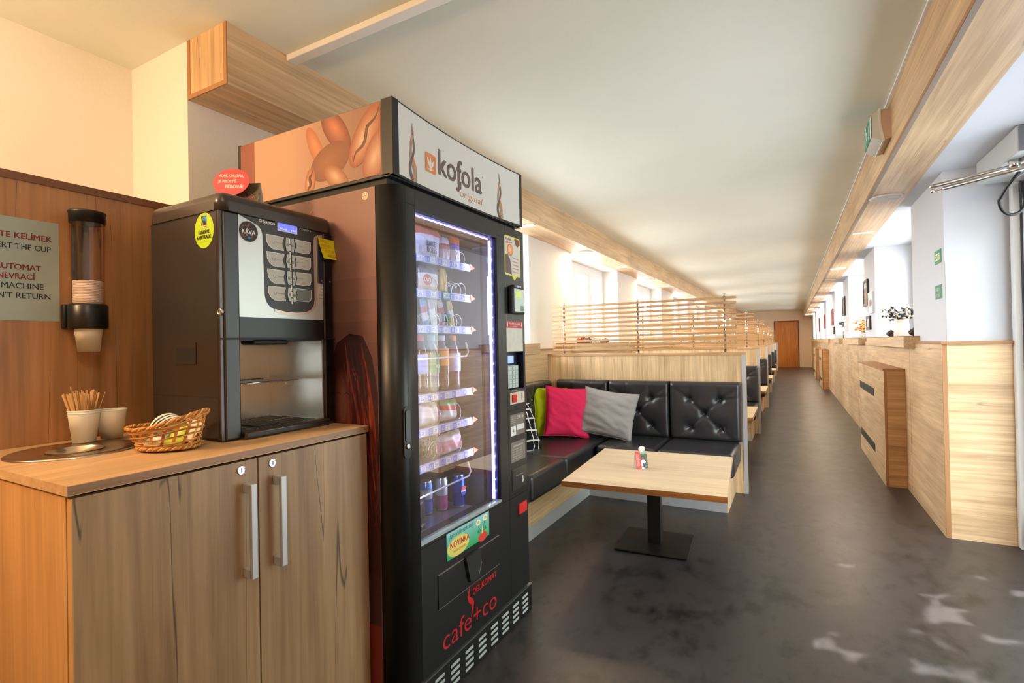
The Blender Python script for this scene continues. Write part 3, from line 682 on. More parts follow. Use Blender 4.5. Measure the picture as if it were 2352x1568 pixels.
def branch_flowers(parent, c, n, reach, up, cols, rnd, leaf=.018):
    st, lf = MB(), MB(); sm = mat('twig', (84, 66, 46), .7)
    for k in range(n):
        a = 2 * math.pi * k / n + rnd.uniform(-.3, .3); L_ = reach * rnd.uniform(.5, 1); h = up * rnd.uniform(.3, 1)
        p = [Vector(c) + Vector((math.cos(a) * L_ * q * .6, math.sin(a) * L_ * q, h * math.sin(q * 2.2) + rnd.uniform(-.01, .01))) for q in (0, .25, .5, .75, 1)]
        st.tube(p, .0018, 5, sm)
        for q in p[1:]:
            for _ in range(4):
                o = q + Vector((rnd.uniform(-1, 1), rnd.uniform(-1, 1), rnd.uniform(-1, 1))) * .022
                e = Matrix.Rotation(rnd.uniform(0, 6), 3, 'X') @ Matrix.Rotation(rnd.uniform(0, 6), 3, 'Z')
                lf.ell(o, (leaf * rnd.uniform(.6, 1.2), leaf * .5, leaf * .22), mat('petal %d %d %d' % cols[rnd.randrange(len(cols))], cols[rnd.randrange(len(cols))], .6), 7, e)
    st.build('stems', None, parent); o = lf.build('flowers', None, parent); return o
rn = random.Random(11); zs = 1.2622
def vase(nm, label, x, y, prof, mt, n, reach, up, cols, top):
    t = thing(nm, label, 'vase', (x, y, zs), 'vases on the right window sills')
    m = MB(); m.lathe([(r, h + zs) for r, h in prof], (x, y, 0), 28, mt); m.build('vase_body', None, t)
    branch_flowers(t, (x, y, zs + top), n, reach, up, cols, rn)
vase('flower_vase', 'white jug vase of navy and yellow dried flowers on the nearest right sill', .93, 6.02, [(.062, 0), (.066, .01), (.058, .1), (.05, .15), (.056, .163), (.05, .163), (.044, .15), (.04, .02)], mat('white glaze', (240, 238, 232), .2), 13, .30, .11, ((34, 40, 62), (26, 32, 50), (206, 164, 60), (60, 66, 84), (226, 214, 190)), .15)
vase('flower_vase', 'clear glass vase of orange dried flowers on the second right sill', .94, 8.75, [(.07, 0), (.075, .01), (.075, .16), (.072, .16), (.07, .015)], glass('vase glass', .12, (.93, .95, .95)), 16, .26, .24, ((206, 150, 70), (180, 110, 50), (226, 190, 120), (150, 60, 40)), .05)
vase('flower_vase', 'slim bottle vase with dark leaves near the third right pier', .95, 11.9, [(.04, 0), (.045, .01), (.045, .12), (.02, .16), (.02, .2)], mat('olive bottle', (90, 92, 50), .2), 5, .2, .22, ((30, 36, 50), (40, 48, 66)), .18)
vase('flower_vase', 'small pale flower vase on the fourth right sill', .95, 14.7, [(.06, 0), (.065, .1), (.05, .12)], glass('vase glass', .1), 10, .22, .2, ((214, 180, 120), (190, 150, 90)), .1)
def cone(label, x, y):
    m = MB(); br = mat('pine cone', (66, 48, 40), .7)
    for k in range(46):
        q = k / 46; a = k * 2.4; r = .034 * math.sin(math.pi * (.15 + .83 * q)) ; e = Matrix.Rotation(a, 3, 'Z') @ Matrix.Rotation(-.5 + q, 3, 'Y')
        m.ell((x + r * math.cos(a), y + r * math.sin(a), zs + .006 + q * .062), (.013, .009, .003), br, 7, e)
    m.lathe([(.012, .003), (.024, .02), (.016, .06)], (x, y, zs), 10, br)
    tag(m.build('pine_cone', origin=(x, y, zs)), label, 'pine cone', 'pine cones on the nearest right sill')
cone('brown pine cone behind the white jug vase', .93, 6.62); cone('brown pine cone in front of the white jug vase', .92, 5.42)
# little decorations on the first visible left sill
for i, (y, c) in enumerate(((5.75, (150, 80, 50)), (5.95, (40, 34, 36)), (6.6, (90, 60, 50)))):
    m = MB(); r = random.Random(i)
    for k in range(14): m.ell((-2.2 + r.uniform(-.04, .04), y + r.uniform(-.07, .07), 1.262 + .012 + r.uniform(0, .045)), (.016, .022, .011), mat('dried %d' % i, c, .7), 8, Matrix.Rotation(r.uniform(0, 3), 3, 'X'))
    m.ell((-2.2, y, 1.27), (.05, .08, .012), mat('dried %d' % i, c), 10)
    tag(m.build('dried_flowers', origin=(-2.2, y, 1.262)), ('russet', 'blackish', 'brown')[i] + ' dried flower bunch on the left window sill behind the slats', 'dried flowers', 'dried flowers on the left sill')
# ------------------------------------------------------------------ counter corner
m = MB(); m.box(-1.89, -1.872, -.9, 1.246, 0, 1.735, w_panel); s = m.build('wall_board', origin=(-1.88, .3, 0)); tag(s, 'tall brown oak board standing behind the counter', 'board')
m = MB(); m.box(-1.891, -1.868, -.9, 1.246, 1.735, 1.757, mat('board edge', (120, 78, 46), .5)); m.build('edge_strip', None, s)

t = thing('cabinet', 'oak counter cabinet with two doors and aluminium bar handles', 'cabinet', (-1.55, .85, 0))
m = MB(); wl = wood('honey oak side, upright grain', 'z', (198, 152, 98), vary=.22, crack=.35)
m.box(-1.868, -1.252, .455, .473, .08, .973, wl); m.box(-1.868, -1.252, 1.225, 1.242, .08, .973, w_cab); m.box(-1.868, -1.855, .473, 1.225, .08, .973, w_cab)
m.box(-1.855, -1.252, .473, 1.225, .08, .1, w_cab); m.box(-1.855, -1.27, .473, 1.225, .5, .518, w_cab); m.build('body', None, t)
m = MB(); m.box(-1.868, -1.29, .46, 1.24, 0, .08, black); m.build('plinth', None, t)
def cab_door(y0, y1, yh, yl, edge):
    d = MB(); d.box(-1.249, -1.231, y0, y1, .083, .968, w_cab)
    if edge: d.box(-1.249, -1.2308, y0 - .0012, y0 + .0008, .083, .968, mat('pale band', (196, 150, 96), .5))
    o = d.build('door', None, t)
    h = MB(); h.box(-1.206, -1.196, yh - .0085, yh + .0085, .673, .912, alu, .002); h.box(-1.231, -1.2, yh - .0085, yh + .0085, .888, .912, alu, .002); h.box(-1.231, -1.2, yh - .0085, yh + .0085, .673, .697, alu, .002); h.build('handle', None, o)
    k = MB(); k.lathe([(.0115, 0), (.0115, .002), (.009, .0035), (.0085, .002), (.0075, .003)], (-1.231, yl, .946), 24, chrome, axis=(1, 0, 0)); k.box(-1.2283, -1.2275, yl - .0012, yl + .0012, .9405, .952, blackm); k.build('lock', None, o)
cab_door(.457, .849, .816, .804, True); cab_door(.853, 1.241, .902, .893, False)

m = MB(); hole = [(-1.652 + .062 * math.cos(2 * math.pi * i / 40), .622 - .062 * math.sin(2 * math.pi * i / 40)) for i in range(41)]
m.prism([(-1.226, .448), (-1.226, 1.245), (-1.87, 1.245), (-1.87, .448), (-1.59, .448)] + hole + [(-1.59, .448)], FZ(0), .975, .995, w_top); s = m.build('worktop', origin=(-1.55, .85, .975)); tag(s, 'honey oak worktop with rounded steel waste ring on the cabinet', 'worktop')
m = MB(); m.box(-1.2262, -1.2256, .449, 1.245, .9765, .9938, wood('grey oak edge', 'y', (150, 116, 84), crack=.3)); m.build('edge_band', None, s)
# steel waste ring
RX, RY = -1.652, .622
t = thing('waste_ring', 'round brushed steel waste chute ring set into the worktop', 'waste chute', (RX, RY, .995))
m = MB(); sb = mat('brushed ring steel', (206, 190, 170), .24, 1.); m.lathe([(.138, 0), (.138, .0035), (.132, .006), (.10, .005), (.068, .0035), (.060, .0015)], (RX, RY, .995), 56, sb, cap=False); m.build('rim', None, t)
m = MB(); m.lathe([(.0605, .0016), (.052, -.012), (.035, -.018), (.0001, -.0185)], (RX, RY, .9975), 40, sb, cap=False); m.build('bowl', None, t)
m = MB(); m.box(RX - .012, RX + .018, RY + .0, RY + .03, .9805, .986, chrome, .002); m.build('lid_tab', None, t)

cupm = mat('paper cup', (250, 246, 234), .6); cupi = mat('cup inside', (250, 247, 238), .6)
def cup_mesh(rt, rb, h, tilt=False):
    m = MB(); m.lathe([(rb * .96, .004), (rb, 0), (rt, h - .002)], (0, 0, 0), 30, cupm, cap=False)
    rim = [(rt * math.cos(2 * math.pi * i / 30), rt * math.sin(2 * math.pi * i / 30), h - .001) for i in range(30)]; m.tube(rim, .0018, 7, cupm, closed=True)
    m.lathe([(rt - .0012, h - .002), (rb - .001, .006), (.0001, .006)], (0, 0, 0), 30, cupi, cap=False); m.lathe([(rb * .96, .004), (.0001, .004)], (0, 0, 0), 30, cupm, cap=False)
    return m
def cup(label, loc, rt=.036, rb=.0265, h=.083, group='paper cups on the worktop', src=None):
    if src: o = src.copy(); COL.objects.link(o); o.location = loc; o['label'] = label; return o
    o = cup_mesh(rt, rb, h).build('paper_cup', None, None); o.location = loc; ORG[o] = Vector(loc); return tag(o, label, 'cup', group)
zc = 1.001
c1 = cup('white paper cup holding the wooden stirrers, outer one', (-1.757, .683, zc)); cup('white paper cup nested inside the stirrer cup', (-1.757, .683, zc + .007), src=c1)
cup('empty white paper cup beside the stirrer cup', (-1.762, .752, zc), src=c1)
# print marks on the cups
# wooden stirrers
stk = mat('birch stirrer', (214, 170, 112), .6)
m = MB(); pts = [(-.0028 + .0, 0), (.0028, 0), (.0028, .128)] + [(.0028 * math.cos(a), .128 + .0028 * math.sin(a)) for a in [math.pi * i / 6 for i in range(1, 6)]] + [(-.0028, .128)]
m.prism(pts, FY(0), -.0006, .0006, stk); st0 = m.build('stirrer'); rs = random.Random(5)
for i in range(48):
    o = st0 if i == 0 else st0.copy()
    if i: COL.objects.link(o)
    a = rs.uniform(0, 6.283); q = math.sqrt((i + .5) / 48); r0 = .011 * q; r1 = .033 * q
    b = Vector((-1.757 + r0 * math.cos(a), .683 + r0 * math.sin(a), 1.0155)); tp = Vector((-1.757 + r1 * math.cos(a), .683 + r1 * math.sin(a), zc + .088))
    d = (tp - b).normalized(); x = Vector((.48, .877, 0)).cross(d) if False else Vector((math.cos(a + 1.57 + rs.uniform(-1, 1)), math.sin(a + 1.57 + rs.uniform(-1, 1)), 0)); x = (x - d * x.dot(d)).normalized(); y = d.cross(x)
    sc = rs.uniform(.9, 1.02) if i != 20 else 1.12
    o.matrix_world = Matrix(((x.x, y.x, d.x * sc, b.x), (x.y, y.y, d.y * sc, b.y), (x.z, y.z, d.z * sc, b.z), (0, 0, 0, 1)))
    tag(o, 'wooden coffee stirrer standing in the paper cup by the steel ring', 'stirrer', 'wooden stirrers in the paper cup')

# wicker basket
BX, BY, BZ = -1.432, .737, .995; ub = Vector((.877, .48, 0)); vb = Vector((-.48, .877, 0))
t = thing('wicker_basket', 'small wicker basket of lids and sachets on the worktop', 'basket', (BX, BY, BZ))
wk = [mat('wicker honey', (206, 144, 66), .45), mat('wicker tan', (186, 124, 56), .45), mat('wicker pale', (222, 172, 98), .45), mat('wicker dark', (150, 92, 40), .5)]
def bw(a, q, off=0.):
    """point on basket wall: angle a, height fraction q"""
    A = .068 + .027 * q ** .8 + off; B = .046 + .024 * q ** .8 + off
    lift = .068 * q * (1 + .28 * math.cos(a) - .10 * math.cos(2 * a + math.pi)) if q > 0 else 0
    return Vector((BX, BY, BZ)) + ub * (A * math.cos(a)) + vb * (B * math.sin(a)) + Vector((0, 0, .006 + lift))
m = MB(); N_ = 96
for j, q in enumerate((.12, .22, .40, .58, .76, .86)):
    for s in (0, 1):
        pts = [bw(2 * math.pi * i / N_, q + .05 * math.sin(2 * math.pi * i / N_ * 2 + j * 1.3) * (1 if 2 < j < 6 else .3) + s * .035, .0022 * math.cos(2 * math.pi * i / N_ * 9 + j * math.pi)) for i in range(N_)]
        m.tube(pts, .0016, 5, wk[(j + s) % 4], closed=True)
m.build('weave', None, t)
m = MB()
for k in range(18):
    a = 2 * math.pi * k / 18
    for s in (-.03, .0, .03): m.tube([bw(a + s + .25 * q, q, -.001) for q in (0, .2, .4, .6, .8, .97)], .0014, 5, wk[(k + 1) % 4])
m.build('stakes', None, t)
m = MB()
for k in range(4): m.tube([bw(2 * math.pi * i / 120, 1 + .05 * math.sin(2 * math.pi * i / 120 * 14 + k * 1.57), .004 * math.cos(2 * math.pi * i / 120 * 14 + k * 1.57)) for i in range(120)], .0024, 6, wk[k], closed=True)
m.build('braided_rim', None, t)
m = MB()
for k in range(4): m.tube([bw(2 * math.pi * i / 120, 0, .005 + .003 * math.cos(2 * math.pi * i / 120 * 16 + k * 1.57)) + Vector((0, 0, .004 + .003 * math.sin(2 * math.pi * i / 120 * 16 + k * 1.57))) for i in range(120)], .0023, 6, wk[k], closed=True)
m.grid(lambda u, v: Vector((BX, BY, BZ + .004)) + ub * (.068 * v * math.cos(6.2832 * u)) + vb * (.046 * v * math.sin(6.2832 * u)), 24, 3, wk[1])
m.build('base', None, t)
lidm = mat('white plastic lid', (242, 238, 226), .35)
m = MB(); m.lathe([(.001, .006), (.028, .006), (.03, .008), (.033, .007), (.035, .003), (.036, 0), (.0365, -.002)], (0, 0, 0), 30, lidm, cap=False); l0 = m.build('cup_lid')
for i in range(4):
    o = l0 if i == 0 else l0.copy()
    if i: COL.objects.link(o)
    o.location = Vector((BX, BY, BZ + .055)) + ub * (-.012 + .007 * i) + vb * .006 + Vector((0, 0, .003 * (3 - i))); o.rotation_euler = (math.radians(-24), math.radians(-52 + 3 * i), math.radians(30))
    tag(o, 'white plastic cup lid leaning in the wicker basket', 'cup lid', 'cup lids in the basket')
def sachet(label, c, rot, col, w=.042, h=.055):
    m = MB(); f = lambda u, v, s: Vector(((u - .5) * w, (v - .5) * h, s * .004 * max(0, (1 - (2 * u - 1) ** 4) * (1 - (2 * v - 1) ** 4))))
    mt = mat('sachet %d %d %d' % col, col, .4)
    for s in (1, -1): m.grid(lambda u, v: f(u, v, s), 8, 8, mt)
    o = m.build('sachet'); o.location = c; o.rotation_euler = rot; tag(o, label, 'sachet', 'sachets in the basket')
    return o
sachet('lime green sachet with black print in the wicker basket', Vector((BX, BY, BZ + .042)) + ub * .036 - vb * .012, (1.1, .1, .5), (186, 206, 40))
sachet('white sachet lying low in the wicker basket', Vector((BX, BY, BZ + .03)) - ub * .025 - vb * .01, (.7, .2, .3), (236, 230, 216))
sachet('second lime green sachet at the bottom of the wicker basket', Vector((BX, BY, BZ + .022)) + ub * .02 - vb * .02, (.5, -.2, .9), (176, 200, 60))
sachet('pale white sachet at the right end of the wicker basket', Vector((BX, BY, BZ + .05)) + ub * .058, (1.0, .4, .4), (240, 238, 226))

# wall mounted cup dispenser
DX, DY = -1.822, .722
t = thing('cup_dispenser', 'tube cup dispenser with black lid mounted on the brown board', 'cup dispenser', (-1.87, DY, 1.3))
m = MB(); m.lathe([(.0445, 0), (.0455, -.004), (.0435, -.008), (.0425, -.035), (.041, -.035)], (DX, DY, 1.668), 36, black); m.build('lid', None, t)
m = MB(); m.lathe([(.041, 1.634), (.0385, 1.39)], (DX, DY, 0), 36, glass('smoky tube', .14, (.95, .84, .82)), cap=False); m.build('tube', None, t, recalc=False)
m = MB(); m.lathe([(.046, 1.322), (.0475, 1.326), (.0475, 1.39), (.044, 1.395), (.040, 1.395), (.038, 1.322)], (DX, DY, 0), 36, mat('dispenser black', (20, 18, 16), .35)); m.box(-1.872, DX - .03, DY - .048, DY + .048, 1.322, 1.395, black, .004); m.box(-1.872, -1.862, DY - .02, DY + .02, 1.395, 1.64, black); m.build('holder', None, t)
cs = cup_mesh(.0345, .026, .08).build('paper_cup')
for i in range(15):
    o = cs if i == 0 else cs.copy()
    if i: COL.objects.link(o)
    o.location = (DX, DY, 1.255 + (.0 if i == 0 else .063 + .0046 * i)); o.rotation_euler = (0, 0, i * .4)
    if i == 0: tag(o, 'white paper cup sticking out under the wall dispenser', 'cup', 'cups in the wall dispenser')
    else: tag(o, 'white paper cup stacked inside the dispenser tube', 'cup', 'cups in the wall dispenser')

# notice on the board
NX = -1.8715
m = MB(); m.box(NX - .0005, NX + .0006, .32, .672, 1.345, 1.630, mat('blue grey sheet', (164, 178, 172), .5, mottle=.06, ms=9.)); s = m.build('notice', origin=(NX, .5, 1.345)); tag(s, 'blue grey laminated cup notice taped on the brown board', 'notice')
m = MB(); f = FX(NX + .0006); rd, bk = colm((128, 28, 34)), colm((34, 32, 32))
for body, yr, z, k, w, b in (('VLOŽTE KELÍMEK', .656, 1.573, rd, .168, .016), ('INSERT THE CUP', .653, 1.543, bk, .142, .006), ('AUTOMAT', .631, 1.486, rd, .098, .016), ('NEVRACÍ', .617, 1.460, rd, .078, .016), ('THE MACHINE', .636, 1.434, bk, .134, .006), ("DOESN'T RETURN", .651, 1.407, bk, .163, .006)):
    if body == 'AUTOMAT': m.build('lettering', None, s, recalc=False); m = MB()
    m.text(body, f, yr, z, .0155, k, w=w, bold=b, align='r')
m.build('lettering', None, s, recalc=False)
# ------------------------------------------------------------------ coffee machine
t = thing('coffee_machine', 'black and silver coffee machine standing on the worktop', 'coffee machine', (-1.55, 1.05, .995))
FXc = -1.385; y0, y1 = .851, 1.243
shell = mat('brown black shell', (44, 36, 32), .38, bump=.05, bs=300); frm = mat('graphite frame', (50, 50, 52), .38)
m = MB(); m.box(-1.735, -1.40, y0, .872, 1.005, 1.640, shell); m.box(-1.735, FXc - .01, 1.205, y1, 1.005, 1.640, shell); m.box(-1.734, -1.665, .872, 1.205, 1.006, 1.639, shell)
m.box(-1.665, FXc - .012, .872, 1.205, 1.283, 1.640, blackm); m.box(-1.72, -1.40, .86, 1.235, .995, 1.006, blackm); m.build('body', None, t)
m = MB(); m.box(-1.742, -1.374, y0 - .004, y1 + .002, 1.600, 1.697, mat('dark lid', (58, 48, 42), .3), .026, 5)
for v in m.b.verts:
    if v.co.z < 1.65: v.co.z = 1.643
m.build('lid', None, t)
m = MB(); m.box(-1.399, -1.3855, y0, .862, 1.0, 1.642, mat('brown strip', (62, 46, 40), .25)); m.box(-1.40, -1.38, .860, .906, 1.0, 1.642, frm, .004); m.box(-1.40, -1.378, 1.205, y1, 1.0, 1.642, blackg, .004)
m.box(-1.40, -1.385, .906, 1.205, 1.283, 1.350, black); m.box(-1.40, -1.36, .905, 1.21, .996, 1.018, black, .006); m.box(-1.3805, -1.372, .855, 1.243, 1.2815, 1.286, blackm); m.build('front_frame', None, t)
# fascia
f = FX(-1.384); sil = mat('silver fascia', (206, 210, 208), .34, .25)
def carbon():
    m = bpy.data.materials.new('carbon pattern'); m.use_nodes = True; nt = m.node_tree; p = nt.nodes['Principled BSDF']; p.inputs['Roughness'].default_value = .45
    tc = nt.nodes.new('ShaderNodeTexCoord'); w = nt.nodes.new('ShaderNodeTexChecker'); mp = nt.nodes.new('ShaderNodeMapping'); mp.inputs['Rotation'].default_value = (math.radians(45), 0, 0)
    nt.links.new(tc.outputs['Object'], mp.inputs[0]); nt.links.new(mp.outputs[0], w.inputs['Vector']); w.inputs['Scale'].default_value = 420
    w.inputs['Color1'].default_value = lin((34, 34, 34)) + (1,); w.inputs['Color2'].default_value = lin((66, 66, 66)) + (1,); nt.links.new(w.outputs[0], p.inputs['Base Color']); return m
carb = carbon()
m = MB(); m.prism(rect(.906, 1.241, 1.347, 1.642), f, -.004, 0, sil); fas = m.build('fascia', None, t)
m = MB(); pp = [(.906, 1.642), (.966, 1.622), (.978, 1.612), (.983, 1.598), (.988, 1.412), (.994, 1.394), (1.004, 1.382), (1.02, 1.374), (1.06, 1.367), (1.10, 1.366), (1.135, 1.370), (1.155, 1.380), (1.166, 1.396), (1.170, 1.415), (1.168, 1.60), (1.172, 1.622), (1.184, 1.63), (1.241, 1.642)]
flat(m, pp, f, .0008, carb); m.build('keypad_panel', None, fas, recalc=False)
m = MB(); pk = mat('rose silver rim', (206, 180, 164), .35, .4)
rib(m, [(1.02, 1.371), (1.06, 1.364), (1.10, 1.363), (1.137, 1.367), (1.159, 1.378), (1.171, 1.395), (1.175, 1.415), (1.173, 1.60), (1.178, 1.62), (1.19, 1.627), (1.238, 1.636)], .004, f, .0012, pk); m.build('curved_rim', None, fas, recalc=False)
plate, wline = colm((186, 186, 178), .4), colm((232, 232, 226), .4)
for r in range(4):
    z1_ = 1.601 - r * .0522; z0_ = z1_ - .043
    for side in (0, 1):
        if side == 0:
            P = [(.993 + r * .0015, z1_), (1.056 + r * .0015, z1_)]; xr = 1.056 + r * .0015
            w = [(xr - .003 * (1 - math.cos(2 * math.pi * k / 10)) , z1_ - .043 * k / 10) for k in range(1, 11)]
            P = P + w + [(1.016 + r * .0015, z0_), (1.003 + r * .0015, z0_ + .008), (.995 + r * .0015, z0_ + .02)]
        else:
            xl = 1.095 + r * .001; zz = z1_ + .001; P = [(1.157, zz)] + [(1.157, zz - .026), (1.154, zz - .036), (1.145, zz - .041)] + [(xl + .003 * (1 - math.cos(2 * math.pi * k / 10)), zz - .041 + .041 * k / 10) for k in range(0, 11)]
        m = MB(); mc = plate if not (r == 3 and side) else colm((110, 118, 110), .4)
        cx = sum(p[0] for p in P) / len(P); cz = sum(p[1] for p in P) / len(P)
        flat(m, P, f, .0014, wline); flat(m, [(cx + (p[0] - cx) * .95, cz + (p[1] - cz) * .93) for p in P], f, .0018, mc)
        bx = 1.068 + r * .0018 if side == 0 else 1.0855 + r * .0015
        if not (r == 3 and side):
            ink = colm((96, 96, 92)); names = (('Espresso', 'Espresso s ml.', 'Cappuccino', 'Hot chocolate'), ('Americano', 'Americano s ml.', 'Latte', ''))[side]
            rib(m, [(cx - .026, cz + .006), (cx - .025, cz - .002), (cx - .019, cz - .003), (cx - .016, cz + .006)], .0006, f, .0021, ink)
            m.text(names[r], f, cx - .012, cz, .0042, ink, w=.024, d=.0021); m.text('25 Kč' if r < 2 else '30 Kč', f, cx + .008, cz - .012, .0042, ink, w=.012, d=.0021)
        o = m.build('button_plate', None, fas, recalc=False)
        b = MB(); b.prism([(bx - .006, z1_), (bx + .004, z1_), (bx + .004, z0_), (bx - .004, z0_ + .001), (bx - .008, z0_ + .02)] if side == 0 else [(bx + .005, z1_), (bx - .004, z1_), (bx - .004, z0_), (bx + .004, z0_), (bx + .008, z0_ + .02)], f, .0008, .0035, mat('button silver', (160, 158, 148), .35, .5))
        b.ell((-1.384 + .0036, bx, z0_ + .021), (.0022, .0045, .0045), mat('button silver', (0, 0, 0)), 10); b.build('push_button', None, fas)
m = MB()
for k in range(10): m.prism(rect(1.0745 + k * .0006, 1.0785 + k * .0006, 1.601 - k * .021 - .018, 1.601 - k * .021), f, .0008, .0018, wline)
m.build('light_bar', None, fas)
m = MB(); m.prism(rect(1.033, 1.105, 1.618, 1.6585), f, .0008, .0022, wline); d = m.build('display', None, fas)
m = MB(); flat(m, rect(1.036, 1.102, 1.621, 1.6555), f, .0025, mat('blue lcd', (90, 96, 210), .3, emit=(96, 104, 235), es=1.4)); k = mat('lcd text', (210, 214, 255), .4, emit=(200, 205, 255), es=1.3)
m.text('~Saeco Phedra~', f, 1.039, 1.645, .005, k, w=.06, d=.0028); m.text('Vyberte', f, 1.039, 1.624, .005, k, w=.028, d=.0028); m.text('0 Kč', f, 1.082, 1.624, .005, k, w=.017, d=.0028); m.build('screen', None, d, recalc=False)
m = MB(); k = colm((226, 220, 200), .4); m.text('Saeco', f, .985, 1.632, .0105, k, w=.040, bold=.022, d=.0014); flat(m, circ(.9765, 1.637, .0055, 20), f, .0014, k); rib(m, [(.973, 1.635), (.9765, 1.638), (.98, 1.6395)], .0011, f, .0017, colm((50, 50, 50)))
m.text('Phedra', f, 1.114, 1.636, .0085, k, w=.046, shear=.35, d=.0014); m.build('brand_lettering', None, fas, recalc=False)
m = MB(); fb = f; flat(m, circ(.938, 1.597, .031, 36), f, .0006, colm((190, 186, 178))); flat(m, circ(.938, 1.597, .0295, 36), f, .0009, colm((38, 24, 20))); r = random.Random(3)
for k in range(26):
    a, q = r.uniform(0, 6.28), r.uniform(.012, .025); flat(m, circ(.938 + q * math.cos(a), 1.597 + q * math.sin(a), .0045, 9, .003), f, .0011 + k * .00001, colm(((110, 66, 44), (74, 40, 28), (150, 100, 76), (52, 30, 24))[k % 4]))
m.text('KÁVA', f, .938, 1.590, .0125, colm((226, 224, 220)), w=.042, bold=.022, d=.0016, align='c'); flat(m, rect(.934, .945, 1.572, 1.584), f, .0014, colm((30, 34, 40))); flat(m, circ(.9395, 1.579, .004, 14), f, .0016, colm((40, 140, 200))); s = m.build('coffee_sticker', None, fas, recalc=False); s['label'] = 'round dark KÁVA coffee bean sticker'
# payment insert
m = MB(); m.prism(rrect(1.182, 1.2385, 1.47, 1.622, .004), f, .0005, .002, mat('grey insert', (122, 124, 124), .4, .3)); m.prism(rrect(1.186, 1.2385, 1.472, 1.602, .004), f, .002, .005, mat('navy coin panel', (38, 44, 66), .4)); c = m.build('coin_panel', None, fas)
m = MB(); m.prism(rect(1.211, 1.2145, 1.492, 1.527), f, .005, .0054, blackm); m.prism(rect(1.200, 1.232, 1.545, 1.556), f, .005, .009, black); 
for yy, zz in ((1.196, 1.479), (1.231, 1.479)): m.cyl((-1.384 + .005, yy, zz), (-1.384 + .0065, yy, zz), .003, n=12, m=chrome)
m.build('coin_slot', None, c)
m = MB(); lp = colm((214, 212, 204)); flat(m, rect(1.184, 1.2385, 1.413, 1.459), f, .0008, lp); k = colm((60, 58, 56))
for i, (b, w) in enumerate((('Vhazujte mince:', .03), ('1, 2, 5, 10 a 20 Kč', .036), ('AUTOMAT NEVRACÍ', .048), ('THE MACHINE DOESN\'T RETURN', .048))): m.text(b, f, 1.211, 1.4495 - i * .0105, .0048 if i < 3 else .003, k, w=w, bold=.014 if i > 1 else 0, d=.0012, align='c')
m.build('coin_label', None, fas, recalc=False)
# compartment
m = MB(); st = mat('worn mirror steel', (232, 230, 226), .16, .6, bump=.015, bs=25)
m.box(-1.668, -1.664, .872, 1.205, 1.006, 1.283, st); m.box(-1.664, -1.39, .872, .876, 1.006, 1.283, st); m.box(-1.664, -1.39, 1.201, 1.205, 1.006, 1.283, st); m.box(-1.664, -1.39, .876, 1.201, 1.279, 1.283, black); m.box(-1.664, -1.39, .876, 1.201, 1.006, 1.010, st)
m.cyl((-1.664, 1.03, 1.243), (-1.660, 1.03, 1.243), .011, n=18, m=chrome); m.cyl((-1.66, 1.03, 1.243), (-1.659, 1.03, 1.243), .007, n=18, m=white); m.build('compartment', None, t)
m = MB()
for k in range(14): m.tube([(-1.655, .885 + k * .0205, 1.146), (-1.47, .885 + k * .0205, 1.146)], .0014, 6, chrome)
for x in (-1.655, -1.47): m.tube([(x, .878, 1.148), (x, 1.17, 1.148)], .002, 6, chrome)
for yy in (.9, 1.12): m.tube([(-1.468, yy, 1.146), (-1.468, yy, 1.130), (-1.468, yy + .028, 1.130), (-1.468, yy + .028, 1.146)], .0016, 6, chrome)
m.build('wire_shelf', None, t)
m = MB(); m.box(-1.65, -1.395, .88, 1.198, 1.010, 1.016, steel)
for k in range(20):
    for r in range(2): m.box(-1.64 + r * .125, -1.53 + r * .125, .888 + k * .0152, .895 + k * .0152, 1.0158, 1.0166, blackm)
m.prism(rrect(.985, 1.075, -1.52, -1.44, .01), (Vector((0, 0, 1.017)), Vector((0, 1, 0)), Vector((1, 0, 0)), Vector((0, 0, 1))), 0, .003, black); m.build('drip_tray', None, t)
m = MB(); m.box(-1.45, -1.384, .95, 1.068, 1.266, 1.281, blackm, .006); m.build('nozzle', None, t)
m = MB(); m.lathe([(.0095, 0), (.0095, .010), (.007, .012), (.0065, .009)], (-1.372, .851, 1.357), 24, chrome, axis=(0, -1, 0)); m.box(-1.3727, -1.3713, .8385, .8395, 1.352, 1.362, blackm); m.build('lock', None, t)
# side details
fy = FY(.8505)
m = MB(); m.prism(rrect(-1.61, -1.50, 1.212, 1.276, .006), fy, 0, .0025, shell); m.prism(rrect(-1.602, -1.508, 1.220, 1.262, .004), fy, .0025, .0028, blackm); m.build('grip', None, t)
m = MB(); flat(m, rect(-1.734, -1.392, 1.1185, 1.1198), fy, .0003, blackm); flat(m, rect(-1.397, -1.3945, 1.005, 1.64), fy, .0003, blackm); flat(m, rect(-1.734, -1.39, 1.6405, 1.6425), fy, .0003, blackm); m.build('panel_joints', None, t, recalc=False)
m = MB(); lime = colm((178, 212, 24), .4); dk = colm((34, 22, 18)); cx, cz = -1.4535, 1.5925; K = .0009
flat(m, circ(cx, cz, .046, 40, .0505), fy, .0005, lime); flat(m, rect(cx - .0135, cx + .0145, cz + .008, cz + .042), fy, .0008, colm((230, 220, 170))); flat(m, rect(cx - .0125, cx + .0135, cz + .009, cz + .041), fy, .0010, dk)
flat(m, rect(cx - .0125, cx + .0135, cz + .0105, cz + .0145), fy, .0012, colm((214, 176, 140)))
flat(m, circ(cx + .003, cz + .0335, .0085, 20, .0065), fy, .0012, colm((30, 150, 214))); flat(m, circ(cx + .0025, cz + .033, .0025, 12, .003), fy, .0014, dk); flat(m, [(cx + .006, cz + .03), (cx + .0115, cz + .034), (cx + .0115, cz + .0215), (cx + .0085, cz + .026)], fy, .0013, colm((30, 150, 214)))
